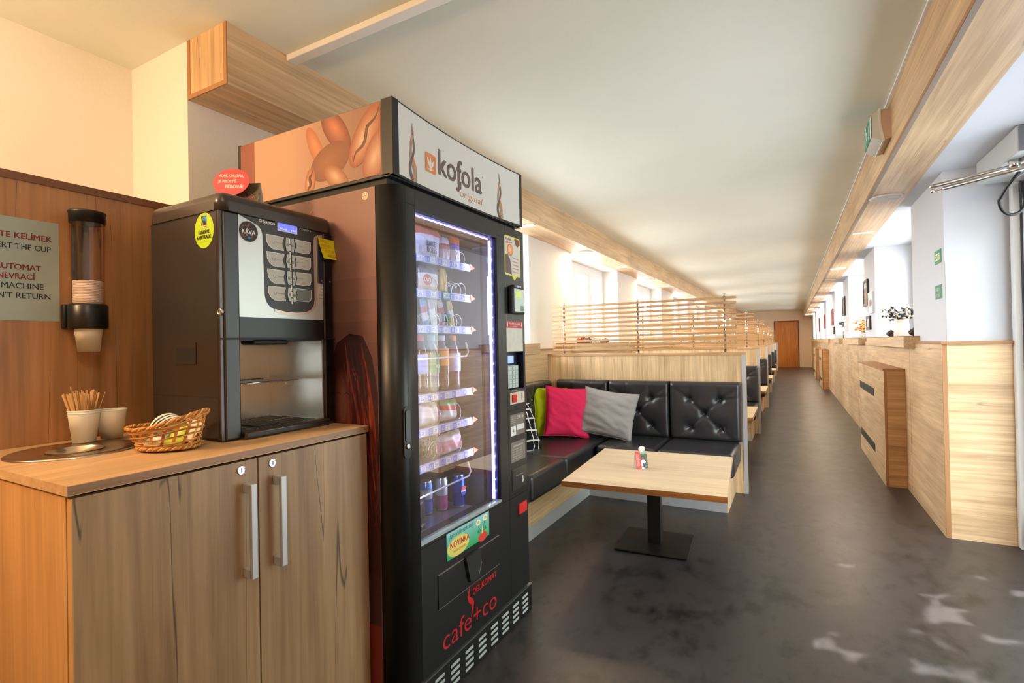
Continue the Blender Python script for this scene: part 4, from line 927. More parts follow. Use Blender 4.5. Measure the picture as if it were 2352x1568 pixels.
flat(m, [(cx - .0108, cz + .036), (cx - .008, cz + .027), (cx - .0035, cz + .021), (cx - .004, cz + .0155), (cx - .0085, cz + .018), (cx - .0115, cz + .025)], fy, .0012, colm((176, 200, 20)))
m.text('FANDÍME', fy, cx, cz - .010, .0105, dk, w=.052, bold=.022, d=.0012, align='c'); m.text('FAIRTRADE', fy, cx, cz - .0245, .0105, dk, w=.066, bold=.022, d=.0012, align='c'); m.text('www.fandimefairtrade.cz', fy, cx, cz - .034, .003, colm((150, 150, 20)), w=.045, d=.0012, align='c')
s = m.build('oval_sticker', None, t, recalc=False); s['label'] = 'lime oval sticker with small dark emblem'
# sticky note
m = MB(); yl = mat('yellow note', (222, 214, 20), .6)
def note(u, v):
    yy = 1.184 + u * .076 + (1 - v) * .014; zz = 1.622 - (1 - v) * .068
    return Vector((-1.378 + .010 * (1 - v) ** 2 + .003 * u * (1 - v), yy, zz))
m.grid(note, 8, 8, yl); s = m.build('sticky_note', origin=(-1.378, 1.225, 1.59)); tag(s, 'yellow handwritten out of order note stuck on the coffee machine', 'note')
m = MB(); fn = (Vector((-1.3735, 0, 0)), Vector((0, 1, 0)), Vector((.12, -.15, 1)).normalized(), Vector((1, 0, -.1)).normalized()); ink = colm((206, 110, 10)); sh = 1.184 + .15 * 1.6
def nt_(b, y, z, w, u): m.text(b, (Vector((-1.3772 + .010 * (1 - u) ** 2 + .0022, 0, 0)), Vector((0, 1, 0)), Vector((0, 0, 1)), Vector((1, 0, 0))), y, z, .0085, ink, w=w, d=.0006)
nt_('MIMO', 1.191, 1.608, .024, .85); nt_('PROVOZ', 1.193, 1.594, .040, .62); nt_('OUT OF', 1.206, 1.576, .040, .38); nt_('ORDER', 1.214, 1.561, .036, .14)
m.prism(rect(1.191, 1.266, 1.5885, 1.5895), FX(-1.3755), 0, .0004, ink); m.build('handwriting', None, s, recalc=False)
# ------------------------------------------------------------------ vending machine
XF = -1.106; YL, YR = 1.252, 2.15
V = thing('vending_machine', 'tall black snack vending machine with top sign and glass front', 'vending machine', (-1.5, 1.7, 0))
side_p = mat('mauve brown print', (138, 100, 92), .38, mottle=.05, ms=3.)
inner = mat('machine interior', (70, 72, 84), .45)
m = MB(); m.box(-1.90, -1.20, YL + .001, YL + .02, .02, 1.782, black); m.box(-1.90, -1.20, YR - .02, YR, .02, 1.782, black); m.box(-1.90, -1.84, YL + .02, YR - .02, .02, 1.782, black)
m.box(-1.84, -1.20, YL + .02, YR - .02, 1.74, 1.782, black); m.box(-1.84, -1.20, YL + .02, YR - .02, .02, .50, black); m.box(-1.86, -1.24, YL + .05, YR - .05, 0, .02, blackm); m.build('body', None, V)
m = MB(); m.box(-1.84, -1.822, YL + .02, 1.93, .5, 1.74, inner); m.box(-1.82, -1.20, 1.912, 1.93, .5, 1.74, inner); m.box(-1.82, -1.20, YL + .021, YL + .04, .5, 1.74, inner); m.box(-1.82, -1.20, YL + .04, 1.912, .5, .512, inner); m.box(-1.82, -1.20, YL + .04, 1.912, 1.728, 1.74, inner); m.build('interior_lining', None, V)
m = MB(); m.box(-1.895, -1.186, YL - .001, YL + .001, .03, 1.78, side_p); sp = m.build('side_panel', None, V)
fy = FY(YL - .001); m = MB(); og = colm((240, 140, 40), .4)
rib(m, [(-1.535, 1.70), (-1.478, 1.748), (-1.49, 1.70)], .0016, fy, .0004, og)
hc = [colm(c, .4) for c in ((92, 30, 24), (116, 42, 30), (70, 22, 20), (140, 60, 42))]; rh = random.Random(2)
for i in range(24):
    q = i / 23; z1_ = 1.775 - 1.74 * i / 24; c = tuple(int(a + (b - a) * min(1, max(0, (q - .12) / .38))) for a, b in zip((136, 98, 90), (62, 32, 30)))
    flat(m, rect(-1.894, -1.187, z1_ - 1.74 / 24, z1_), fy, .0002, colm(c, .4))  # darker rows downward paint the coffee machine's shadow into the print
flat(m, [(-1.42, 0.55), (-1.43, 1.0), (-1.41, 1.18), (-1.37, 1.27), (-1.31, 1.30), (-1.25, 1.29), (-1.21, 1.22), (-1.187, 1.1), (-1.187, .5)], fy, .0004, colm((54, 22, 20), .4))
for k in range(6): flat(m, circ(-1.345, 1.06, .045 - k * .006, 24, .125 - k * .013), fy, .0007 + k * .00005, colm(tuple(int(a + (b - a) * k / 5) for a, b in zip((70, 34, 28), (126, 78, 62))), .4))
for ex in (-1.368, -1.328): rib(m, [(ex - .015, 1.092), (ex, 1.10), (ex + .015, 1.092)], [.0008, .003, .0008], fy, .0012, colm((60, 30, 26), .4))
flat(m, circ(-1.348, .995, .016, 16, .005), fy, .0012, colm((112, 44, 42), .4))
for k in range(30):
    x = rh.uniform(-1.30, -1.20); z = rh.uniform(1.05, 1.28); w = rh.uniform(-.02, .03)
    rib(m, [(x + w * math.sin(q * 5 + k) - .05 * (1 - q) ** 2, z - q * .5) for q in [i / 10 for i in range(11)]], [.0015 + .002 * math.sin(3.14 * i / 10) for i in range(11)], fy, .0008 + k * .00001, hc[k % 4])
flat(m, rect(-1.40, -1.187, .05, .34), fy, .0005, colm((120, 40, 28), .4)); flat(m, rect(-1.52, -1.40, .05, .6), fy, .00045, colm((110, 66, 56), .4))
m.build('portrait_shade_print', None, sp, recalc=False)
m = MB(); flat(m, circ(-1.229, 1.755, .0135, 24), fy, .0006, colm((222, 206, 180))); flat(m, circ(-1.229, 1.755, .0105, 24), fy, .0008, colm((196, 170, 140))); flat(m, circ(-1.229, 1.755, .0085, 24), fy, .001, colm((222, 206, 180))); rib(m, [(-1.236, 1.752), (-1.229, 1.757), (-1.224, 1.752)], .001, fy, .0012, colm((90, 70, 50))); m.build('round_badge', None, sp, recalc=False)

# door: columns, top rail, lower panel (window opening left free)
WY0, WY1, WZ0, WZ1 = 1.356, 1.901, .578, 1.715; DZ0, DZ1 = .130, 1.782; XB = -1.183
m = MB(); o_ = (Vector((0, 0, 0)), Vector((1, 0, 0)), Vector((0, 1, 0)), Vector((0, 0, 1)))
P = [(XB, WY0), (XB, YL - .001)] + [(XF - .06 + .06 * math.sin(a), YL - .001 + .052 - .052 * math.cos(a)) for a in [math.pi / 2 * i / 10 for i in range(11)]] + [(XF, WY0)]
m.prism(P, o_, DZ0, DZ1, black, True)
m.box(XB, XF, WY0, WY1, WZ1, DZ1, black); m.box(XB, XF, WY0, WY1, DZ0, WZ0, black)
for z0, z1 in ((DZ0, 1.05), (1.221, DZ1)): m.box(XB, XF, WY1, YR, z0, z1, black, 0)
m.box(XB, XF, WY1, 1.981, 1.05, 1.221, black); m.box(XB, XF, 2.132, YR, 1.05, 1.221, black); m.box(XB, XF - .035, 1.981, 2.132, 1.05, 1.221, mat('keypad recess', (26, 26, 40), .4))
door = m.build('door', None, V)
f = FX(XF)
m = MB()
for a in (rect(1.3545, 1.356, DZ0, DZ1), rect(1.3052, 1.3064, DZ0, DZ1), rect(1.972, 1.9735, DZ0, DZ1), rect(1.356, 2.15, .5665, .568), rect(1.9735, 2.15, .955, .9562), rect(1.9735, 2.15, .577, .578), rect(1.3065, 1.356, 1.7275, 1.7285), rect(1.901, 1.9725, 1.7275, 1.7285)): flat(m, a, f, .0004, blackg)
m.build('panel_joints', None, door, recalc=False)
m = MB(); flat(m, rect(WY0, WY1, WZ0, WZ1), FX(XF - .012), 0, glass('machine glass', .45)); m.build('glass_pane', None, door, recalc=False)
m = MB(); led = mat('blue white led strip', (200, 210, 255), .5, emit=(124, 134, 255), es=9.); ledw = mat('white led', (240, 244, 255), .5, emit=(215, 222, 255), es=26.)
m.box(-1.142, -1.134, WY1 - .014, WY1 - .004, WZ0 + .01, WZ1 - .01, led); m.box(-1.145, -1.138, WY0 + .005, WY1 - .015, WZ1 - .0065, WZ1 - .003, led)
m.box(-1.15, -1.142, WY0 + .004, WY0 + .012, WZ0 + .01, WZ1 - .01, led)
for k in range(22): m.box(-1.134, -1.1325, WY1 - .012, WY1 - .006, WZ0 + .04 + k * .05, WZ0 + .048 + k * .05, ledw)
m.build('led_strip', None, door)
for yy, sgn in ((WY1 - .02, -1), (WY0 + .016, 1)):
    L_ = bpy.data.lights.new('led_light', 'AREA'); L_.shape = 'RECTANGLE'; L_.size = .012; L_.size_y = 1.08; L_.energy = 2.6; L_.color = (.74, .80, 1)
    o = bpy.data.objects.new('led_light', L_); COL.objects.link(o); o.parent = door
    o.matrix_world = Matrix.Translation(Vector((-1.152, yy, 1.146)) - ORG[door]) @ (Vector((1, -.8 * sgn, 0)).to_track_quat('Z', 'Y').to_matrix().to_4x4())
m = MB(); 
for a in ((WY0 + .001, WY1 - .001, WZ0 - .0, WZ0 + .010),): m.box(-1.118, XF + .001, *a, mat('glass sill', (190, 206, 205), .2, .4))
m.box(-1.175, -1.12, WY0, WY0 + .004, WZ0, WZ1, mat('violet frame lining', (46, 44, 84), .4)); m.box(-1.175, -1.12, WY1 - .003, WY1, WZ0, WZ1, mat('violet frame lining', (0, 0, 0))); m.box(-1.175, -1.12, WY0, WY1, WZ1 - .002, WZ1, mat('violet frame lining', (0, 0, 0)))
m.build('window_lining', None, door)
# handle recess with lock on the rounded edge
m = MB(); m.prism(rrect(1.281, 1.316, .885, 1.058, .016), FX(XF), -.012, .0008, blackg); m.prism(rrect(1.2875, 1.3095, .94, 1.045, .009), FX(XF), 0, .004, mat('grip insert', (60, 64, 72), .25)); m.lathe([(.0085, .001), (.0085, .005), (.006, .006)], (XF, 1.298, .925), 20, chrome, axis=(1, 0, 0)); m.box(XF + .006, XF + .0065, 1.297, 1.299, .920, .930, blackm); m.build('handle', None, door)
def label(nm, draw):
    q = MB(); draw(q); return q.build(nm, None, door, recalc=False)
def payst(q):
    flat(q, rrect(1.968, 2.118, 1.565, 1.744, .012), f, .0005, colm((216, 208, 60))); flat(q, [(2.03, 1.567), (2.058, 1.545), (2.085, 1.567)], f, .0006, colm((216, 208, 60))); flat(q, rrect(1.973, 2.113, 1.570, 1.739, .009), f, .0008, colm((206, 200, 190)))
    flat(q, [(2.06, 1.739), (2.066, 1.715), (2.09, 1.703), (2.113, 1.715), (2.113, 1.739)], f, .001, colm((110, 60, 40))); flat(q, [(1.974, 1.575), (1.976, 1.655), (1.996, 1.664), (2.018, 1.64), (2.028, 1.60), (2.034, 1.571)], f, .001, colm((96, 74, 66)))
    flat(q, circ(2.02, 1.682, .027, 28), f, .0012, colm((206, 120, 60))); flat(q, circ(2.02, 1.682, .022, 28), f, .0014, colm((232, 160, 92)))
    for k in range(3): rib(q, [(2.014 + k * .006, 1.674 - k * .001), (2.016 + k * .006, 1.682), (2.014 + k * .006, 1.690 + k * .001)], .0012, f, .0016, colm((250, 224, 190)))
    q.text('POUŽIJTE', f, 1.978, 1.724, .009, colm((60, 40, 34)), w=.056, bold=.022, d=.0012); q.text('bezkontakt', f, 1.982, 1.708, .008, colm((186, 50, 46)), w=.06, bold=.022, d=.0012, rot=.12)
    for k in range(5): q.text(('Zvolte produkt', 'Přiložte kartu', 'Vyčkejte', 'Odeberte zboží', 'Děkujeme')[k], f, 2.042, 1.645 - k * .0155, .0055, colm((190, 70, 66)), w=.056, d=.0012)
label('payment_sticker', payst)['label'] = 'yellow edged contactless payment sticker'
m = MB(); m.box(XF, XF + .022, 1.992, 2.118, 1.392, 1.512, blackm, .006); m.box(XF, XF + .016, 2.02, 2.10, 1.512, 1.524, blackm, .003); cr = m.build('card_reader', None, door)
m = MB(); fr = FX(XF + .0225); flat(m, rrect(2.012, 2.113, 1.402, 1.506, .004), fr, 0, colm((150, 158, 156), .2)); flat(m, rect(2.022, 2.082, 1.465, 1.495), fr, .0004, mat('reader lcd', (186, 200, 110), .4, emit=(170, 190, 90), es=.35)); flat(m, rect(2.07, 2.105, 1.406, 1.43), fr, .0004, colm((110, 140, 130))); 
for k, c in enumerate(((60, 100, 160), (190, 190, 190), (210, 210, 210))): flat(m, rect(2.03 + k * .022, 2.048 + k * .022, 1.5135, 1.5225), FX(XF + .0165), 0, colm(c))
m.build('screen', None, cr, recalc=False)
def coinl(q):
    flat(q, rect(1.972, 2.128, 1.222, 1.330), f, .0006, mat('off white plate', (196, 192, 182), .5, mottle=.08, ms=30.)); flat(q, rect(1.972, 2.128, 1.328, 1.359), f, .0008, colm((176, 56, 60))); w = colm((240, 220, 216))
    q.text('Označte na mince', f, 2.05, 1.345, .008, w, w=.098, bold=.014, d=.001, align='c'); q.text('vracejte', f, 2.05, 1.335, .004, w, w=.04, d=.001, align='c')
    for y in (1.983, 2.117): rib(q, [(y, 1.353), (y, 1.341)], .002, f, .001, w); flat(q, [(y - .005, 1.341), (y + .005, 1.341), (y, 1.333)], f, .001, w)
label('coin_sticker', coinl)
m = MB(); fk = (Vector((XF - .034, 0, 1.05)), Vector((0, 1, 0)), Vector((.012, 0, 1)).normalized(), Vector((1, 0, -.012)).normalized())
m.prism(rect(1.984, 2.072, .118, .152), fk, 0, .012, mat('machine lcd', (120, 136, 230), .4, emit=(120, 140, 255), es=1.6)); m.prism(rect(1.984, 2.110, .004, .108), fk, 0, .016, mat('keypad plate', (150, 168, 164), .4, .2)); kp = m.build('keypad', None, door)
m = MB()
for r in range(5):
    for c in range(4):
        y, z = 1.992 + c * .029, .0875 - r * .0205; m.prism(rrect(y, y + .022, z, z + .0155, .002), fk, .016, .018, mat('key', (186, 200, 196), .4)); m.text('123A456B789C0*#DEFGH'[r * 4 + c], fk, y + .011, z + .0045, .0065, colm((50, 60, 62)), d=.0184, align='c')
m.build('keys', None, kp)
def mince(q): q.text('Zde vhazujte mince', f, 2.055, 1.0405, .006, colm((200, 198, 190)), w=.09, d=.0006, align='c')
label('lettering', mince)
m = MB(); m.prism(rect(1.989, 2.128, .984, 1.036), f, 0, .004, mat('brushed coin plate', (206, 196, 182), .4, .5)); cp = m.build('coin_plate', None, door)
m = MB(); m.prism(rrect(2.006, 2.042, .992, 1.027, .004), f, .004, .010, mat('red button', (190, 30, 32), .35)); m.build('return_button', None, cp); m = MB(); m.prism(rrect(2.098, 2.106, .995, 1.03, .003), f, .004, .0045, blackm); m.build('coin_slot', None, cp)
def info(q):
    g = colm((112, 104, 98), .35); flat(q, rect(1.991, 2.130, .840, .937), f, .0006, g); q.text('298 16', f, 2.058, .914, .015, colm((214, 214, 210)), w=.062, bold=.014, d=.0009); 
    for k in range(4): q.text(('SERVISNÍ LINKA', 'PORUCHY', 'NAHLASTE', 'ČÍSLO AUTOMATU')[k], f, 1.996, .925 - k * .009, .0045, colm((196, 192, 186)), w=.05, d=.0009)
    flat(q, rect(1.995, 2.042, .842, .884), f, .0009, colm((214, 214, 212))); q.text('4', f, 2.018, .852, .022, colm((40, 40, 40)), d=.0012, align='c'); flat(q, rect(2.05, 2.126, .862, .886), f, .0009, colm((206, 204, 200)))
    flat(q, rect(1.994, 2.132, .722, .812), f, .0006, g); q.text('NÁVOD K OBSLUZE', f, 2.062, .79, .0065, colm((214, 210, 204)), w=.09, bold=.014, d=.0009, align='c')
    for k in range(5): flat(q, circ(2.012, .778 - k * .0105, .003, 10), f, .0009, colm((210, 206, 200))); q.text(('vložte mince nebo kartu', 'zvolte číslo', 'vyčkejte na výdej', 'odeberte zboží', 'vraťte mince')[k], f, 2.02, .776 - k * .0105, .0045, colm((200, 196, 190)), w=.08, d=.0009)
label('info_labels', info)
m = MB(); m.prism(rect(1.998, 2.137, .596, .692), f, 0, .002, mat('return tray', (44, 44, 46), .3)); rt = m.build('coin_return', None, door)
m = MB(); q = colm((200, 200, 198)); m.text('Vrácení mince', f, 2.068, .655, .0065, q, w=.07, d=.0024, align='c'); rib(m, [(2.10, .645), (2.10, .625)], .004, f, .0024, q); flat(m, [(2.09, .627), (2.11, .627), (2.10, .612)], f, .0024, q); m.build('lettering', None, rt, recalc=False)
m = MB(); m.prism(rect(2.052, 2.129, .478, .524), f, 0, .006, mat('red latch', (206, 38, 40), .4)); m.prism(rect(2.052, 2.131, .468, .478), f, 0, .004, blackm); m.build('latch', None, door)
# lemonade sticker
def lemo(q):
    c1, c2, c3 = (150, 206, 216), (120, 200, 170), (50, 170, 100); n_ = 10
    for i in range(n_):
        t_ = i / (n_ - 1); c = tuple(int(a + (b - a) * t_) for a, b in zip(c3, c1)); flat(q, rect(1.50, 1.795, .472 + .098 * i / n_, .472 + .098 * (i + 1) / n_), f, .0005, colm(c))
    flat(q, circ(1.575, .507, .072, 30, .036), f, .0009, colm((226, 214, 110))); gr = colm((20, 130, 84)); q.text('Jarní limonáda', f, 1.512, .545, .019, gr, w=.165, shear=.35, d=.0012, rot=.02)
    q.text('NOVINKA', f, 1.522, .508, .022, colm((196, 30, 40)), w=.125, bold=.014, d=.0012); q.text('v sortimentu', f, 1.54, .489, .012, colm((190, 50, 40)), w=.085, d=.0012)
    flat(q, circ(1.745, .482, .034, 24, .018), f, .0009, colm((214, 60, 46)))
    rib(q, [(1.735, .5), (1.718, .522), (1.712, .545)], .002, f, .001, gr); rib(q, [(1.74, .5), (1.755, .525), (1.762, .55)], .002, f, .001, gr); flat(q, [(1.728, .50), (1.71, .52), (1.705, .507)], f, .0011, gr); flat(q, [(1.745, .50), (1.765, .522), (1.772, .507)], f, .0011, gr); flat(q, [(1.735, .495), (1.74, .53), (1.75, .50)], f, .0011, colm((230, 220, 140)))
    for cx, cz in ((1.712, .548), (1.764, .553)):
        for k in range(12): a = k * math.pi / 6; flat(q, circ(cx + .012 * math.cos(a), cz + .009 * math.sin(a), .0055, 8, .0035), f, .0013 + k * .00002, colm((240, 238, 226)))
        flat(q, circ(cx, cz, .009, 14, .0065), f, .0018, colm((226, 196, 50)))
s = label('lemonade_sticker', lemo); s['label'] = 'green and blue lemonade sticker with two daisies'
# delivery flap
m = MB(); m.prism(rect(1.445, 1.870, .325, .445), f, 0, .003, black); m.prism(rect(1.445, 1.870, .4435, .4465), f, 0, .0042, mat('flap highlight edge', (150, 140, 132), .4, .6)); m.prism(rect(1.445, 1.870, .3235, .3252), f, 0, .0036, mat('flap highlight edge', (0, 0, 0))); fl = m.build('delivery_flap', None, door)
m = MB(); m.prism([(1.605, .449), (1.703, .449), (1.715, .372), (1.700, .345), (1.634, .345)], f, .003, .014, mat('flap tab', (42, 42, 44), .35)); rib(m, [(1.712, .395), (1.690, .352)], .0018, f, .0145, steel); m.build('flap_tab', None, fl)
def red_(q):
    r = colm((196, 22, 34), .4); q.text('cafe+co', f, 1.468, .165, .074, r, w=.375, bold=-.006, d=.0006, rot=-.02); q.text('DELIKOMAT', f, 1.665, .281, .024, r, w=.182, bold=.014, shear=.05, d=.0006); q.text('POWERED BY', f, 1.667, .311, .007, colm((120, 20, 26), .4), w=.07, d=.0006)
    rib(q, [(1.655, .335), (1.640, .312), (1.634, .292), (1.642, .272), (1.656, .262), (1.664, .25), (1.66, .228), (1.65, .205)], [.0008, .004, .007, .0095, .011, .0095, .005, .0008], f, .0006, r)
label('red_lettering', red_)
# kick plate with vents
m = MB(); m.box(-1.19, XF + .003, YL + .003, YR + .018, .0, .116, black); m.box(-1.19, XF + .004, YL + .003, YR + .018, .116, .1205, mat('kick edge', (120, 122, 124), .35, .6)); kk = m.build('kick_plate', None, V)
fv = FX(XF + .003); vm_ = mat('vent slot', (176, 182, 182), .5)
for c in range(9):
    m = MB()
    for r in range(4): y = 1.322 + c * .0935; z = .083 - r * .0225; m.prism(rrect(y, y + .056, z, z + .0115, .005), fv, 0, .0008, vm_)
    m.build('vent_slots', None, kk)

# sign box
SX, SZ0, SZ1 = XF, 1.812, 2.056; cv = .026
m = MB(); m.box(-1.90, -1.145, YL, YR - .005, SZ0, SZ1 - .002, dgrey); m.box(-1.88, -1.145, YL + .01, YR - .01, 1.782, SZ0, blackm)
bendx = lambda b: [setattr(v.co, 'x', v.co.x - cv * (1 - ((v.co.y - 1.70) / .45) ** 2)) for v in b.verts if v.co.x > -1.12]
sg = m.build('sign_box', None, V)
m = MB()
def gx(x, y0, y1, z0, z1, mt, n=16):
    m.grid(lambda u, v: Vector((x, y0 + (y1 - y0) * u, z0 + (z1 - z0) * v)), n, 1, mt)
gx(SX, YL + .028, YR - .022, SZ0 + .004, SZ1 - .003, mat('sign face', (214, 216, 212), .3, spec=.5))
for z0, z1 in ((SZ0 - .004, SZ0 + .004), (SZ1 - .003, SZ1 + .001)): gx(SX + .001, YL, YR - .004, z0, z1, black)
m.grid(lambda u, v: Vector((SX + .001 - .03 * v, YL + (YR - .004 - YL) * u, SZ1 + .001)), 16, 1, black); m.grid(lambda u, v: Vector((SX + .001 - .03 * v, YL + (YR - .004 - YL) * u, SZ0 - .004)), 16, 1, black)
bendx(m.b); m.build('sign_face', None, sg, recalc=False)
m = MB(); m.box(-1.152, -1.1062, YL - .002, YL + .029, SZ0 - .004, SZ1 + .001, black); m.box(-1.16, -1.1062, YR - .024, YR - .003, SZ0 - .004, SZ1 + .001, black); m.box(-1.902, -1.885, YL - .002, YL + .01, SZ0 - .004, SZ1 + .001, black); m.box(-1.9, -1.12, YL - .002, YR - .004, SZ0 - .008, SZ0, black); m.build('sign_frame', None, sg)
m = MB(); f2 = FX(SX); ink, orn, gry = colm((104, 90, 86), .35), colm((212, 134, 74), .35), colm((150, 140, 126), .35)
m.text('kofola', f2, 1.522, 1.888, .094, ink, w=.302, bold=.014, d=.001)
rib(m, [(1.665, 1.90), (1.664, 1.875), (1.652, 1.862), (1.640, 1.866)], [.012, .011, .008, .006], f2, .0011, ink)
bendx(m.b); m.build('lettering', None, sg, recalc=False); m = MB()
flat(m, circ(1.833, 1.962, .005, 14), f2, .001, colm((170, 164, 158), .35)); m.text('original', f2, 1.665, 1.842, .027, orn, w=.165, shear=.2, bold=-.012, d=.001)
bendx(m.b); m.build('lettering', None, sg, recalc=False); m = MB()
flat(m, rrect(1.438, 1.505, 1.876, 1.945, .010), f2, .001, orn); w = colm((222, 220, 212), .35)
for pts in ([(1.47, 1.885), (1.452, 1.912), (1.449, 1.93), (1.463, 1.915)], [(1.47, 1.885), (1.464, 1.915), (1.470, 1.938), (1.477, 1.912)], [(1.47, 1.885), (1.479, 1.912), (1.493, 1.926), (1.489, 1.906)], [(1.448, 1.890), (1.468, 1.882), (1.494, 1.892), (1.47, 1.889)]): flat(m, pts, f2, .0014, w)
bendx(m.b); m.build('logo_mark', None, sg, recalc=False)
for c, s in ((1.362, 1), (1.963, 1)):
    m = MB()
    for ph, cl in ((0, orn), (3.14, ink), (1.2, gry)):
        pts = [(c + .019 * (1 - q * .75) * math.sin(ph + q * 7.5), 1.818 + q * .195) for q in [i / 26 for i in range(27)]]
        rib(m, pts, [.0078 * (1 - i / 26) + .0006 for i in range(27)], f2, .001 + .0002 * (ph > 1) + .0003 * (ph > 2), cl)
    bendx(m.b); m.build('twisted_motif', None, sg, recalc=False)
# coffee bean print on the sign side
fb = FY(YL - .0015); m = MB()
def mixc(a, b, t_): return tuple(int(x + (y - x) * t_) for x, y in zip(a, b))
for i in range(30):
    x0 = -1.80 + .648 * i / 30; t_ = i / 29; c = mixc((192, 152, 126), (136, 98, 84), max(0, (t_ - .3) / .7) ** 1.1); flat(m, rect(x0, x0 + .0218, SZ0 + .002, SZ1 - .004), fb, .0003, colm(c, .4))
flat(m, rect(-1.885, -1.80, SZ0 + .002, SZ1 - .004), fb, .0003, colm((140, 80, 66), .4))
def bean(cx, cz, rx, rz, ang, ca, cb, lay, groove=True, clip=None):
    for k in range(18):
        q = 1 - k / 19; c = mixc(ca, cb, k / 17); P = []
        for i in range(30):
            a = 2 * math.pi * i / 30; x = rx * q * math.cos(a) - rx * .06 * k / 8; z = rz * q * math.sin(a) + rz * .05 * k / 8
            P.append((min(-1.155, cx + x * math.cos(ang) - z * math.sin(ang)), min(SZ1 - .005, max(SZ0 + .003, cz + x * math.sin(ang) + z * math.cos(ang)))))
        flat(m, P, fb, .0005 + lay * .0004 + k * .000015, colm(c, .4))
    if groove:
        g = [(cx + (-rx * .85 + 1.7 * rx * i / 12) * math.cos(ang) - rz * .16 * math.sin(i) * math.sin(ang), cz + (-rx * .85 + 1.7 * rx * i / 12) * math.sin(ang) + rz * .12 * math.sin(i * 1.1)) for i in range(13)]
        rib(m, g, [.001 + .006 * math.sin(math.pi * i / 12) for i in range(13)], fb, .0009 + lay * .0004, colm((96, 56, 40), .4))
bean(-1.36, 2.0, .10, .045, -.9, (120, 66, 48), (196, 120, 90), 0, False); bean(-1.46, 1.96, .09, .03, -1.1, (170, 104, 72), (206, 140, 100), 0, False)
bean(-1.39, 1.90, .10, .06, .3, (130, 80, 56), (150, 96, 66), 1, False)
bean(-1.22, 1.955, .115, .052, .95, (150, 84, 58), (206, 168, 144), 2); bean(-1.175, 1.88, .09, .05, 1.1, (150, 86, 60), (202, 164, 140), 3, False)
bean(-1.49, 1.846, .048, .026, 1.35, (160, 96, 64), (212, 176, 146), 2); bean(-1.36, 1.836, .07, .035, -.7, (150, 92, 60), (202, 166, 136), 3, False)
m.build('bean_print', None, sg, recalc=False)

# trays, price strips and coils
TZ = (1.597, 1.465, 1.33, 1.071, .944, .812, .566); TY0, TY1 = 1.37, 1.835
tr = glass('clear tray', .2, (.86, .88, .94)); strip = mat('price strip', (176, 182, 222), .3); tag_ = colm((92, 110, 200), .3); tagw = colm((226, 228, 240), .3)
wire = mat('coil wire', (205, 206, 216), .2, 1.)
for i, z in enumerate(TZ):
    m = MB(); m.box(-1.80, -1.205, TY0, TY1, z - .006, z, mat('tray metal', (120, 124, 140), .35, .6)); m.box(-1.207, -1.2, TY0, TY1, z - .028, z + .002, strip if i < 6 else black); td = m.build('tray', None, V)
    m = MB(); r = random.Random(i)
    for k in range(5):
        y = 1.45 + k * .078; flat(m, rect(y, y + .026, z - .026, z - .002), FX(-1.1995), 0, tag_); flat(m, rect(y + .03, y + .058, z - .024, z - .004), FX(-1.1995), 0, tagw); m.text(str(i + 1) + str(k), FX(-1.1995), y + .004, z - .02, .012, tagw, w=.016, d=.0004); m.text(str(r.randrange(18, 42)), FX(-1.1995), y + .035, z - .02, .012, colm((50, 52, 80), .3), w=.016, d=.0004)
    m.build('price_tags', None, td, recalc=False)
    m = MB(); flat(m, [(TY1 - .004, z - .022), (TY1 - .004, z + .006), (TY1 + .034, z - .012)], FX(-1.198), 0, mat('orange marker', (226, 110, 70), .4, emit=(226, 90, 50), es=.25)); m.build('marker', None, td, recalc=False)
    if i in (0, 1, 2, 4, 5):
        lanes = (1.60, 1.73, 1.80) if i in (0, 1) else ((1.575, 1.64, 1.70, 1.765) if i == 2 else (1.60, 1.74))
        for y in lanes:
            m = MB(); R_ = .026 if i < 3 else .034
            m.tube([(-1.215 - .0016 * k, y + R_ * math.sin(k * .42), z + R_ + .002 - R_ * math.cos(k * .42)) for k in range(0, 200, 1)], .0014, 4, wire); m.build('coil', None, td)
    if i in (3, 6):
        m = MB(); zz = z + (.135 if i == 3 else .15); m.tube([(-1.16, 1.40, zz), (-1.165, 1.74, zz + .004), (-1.165, 1.755, zz + .02), (-1.168, 1.742, zz + .06)], .0035, 8, mat('white guard', (226, 228, 240), .3)); m.build('guard_rail', None, td)
m = MB(); m.box(-1.205, -1.20, 1.38, 1.50, .578, .70, mat('badge plate', (36, 34, 44), .3)); s = m.build('name_plate', None, V)
m = MB(); 
for k, b in enumerate(('flexspir', 'ftca', 'vivilight')): m.text(b, FX(-1.1995), 1.445, .675 - k * .042, .012, colm((196, 196, 210), .3), w=(.046, .024, .054)[k], d=.0004); flat(m, rect(1.438, 1.502, .697 - k * .042, .6975 - k * .042), FX(-1.1995), .0004, colm((110, 110, 130), .3))
m.build('lettering', None, s, recalc=False)

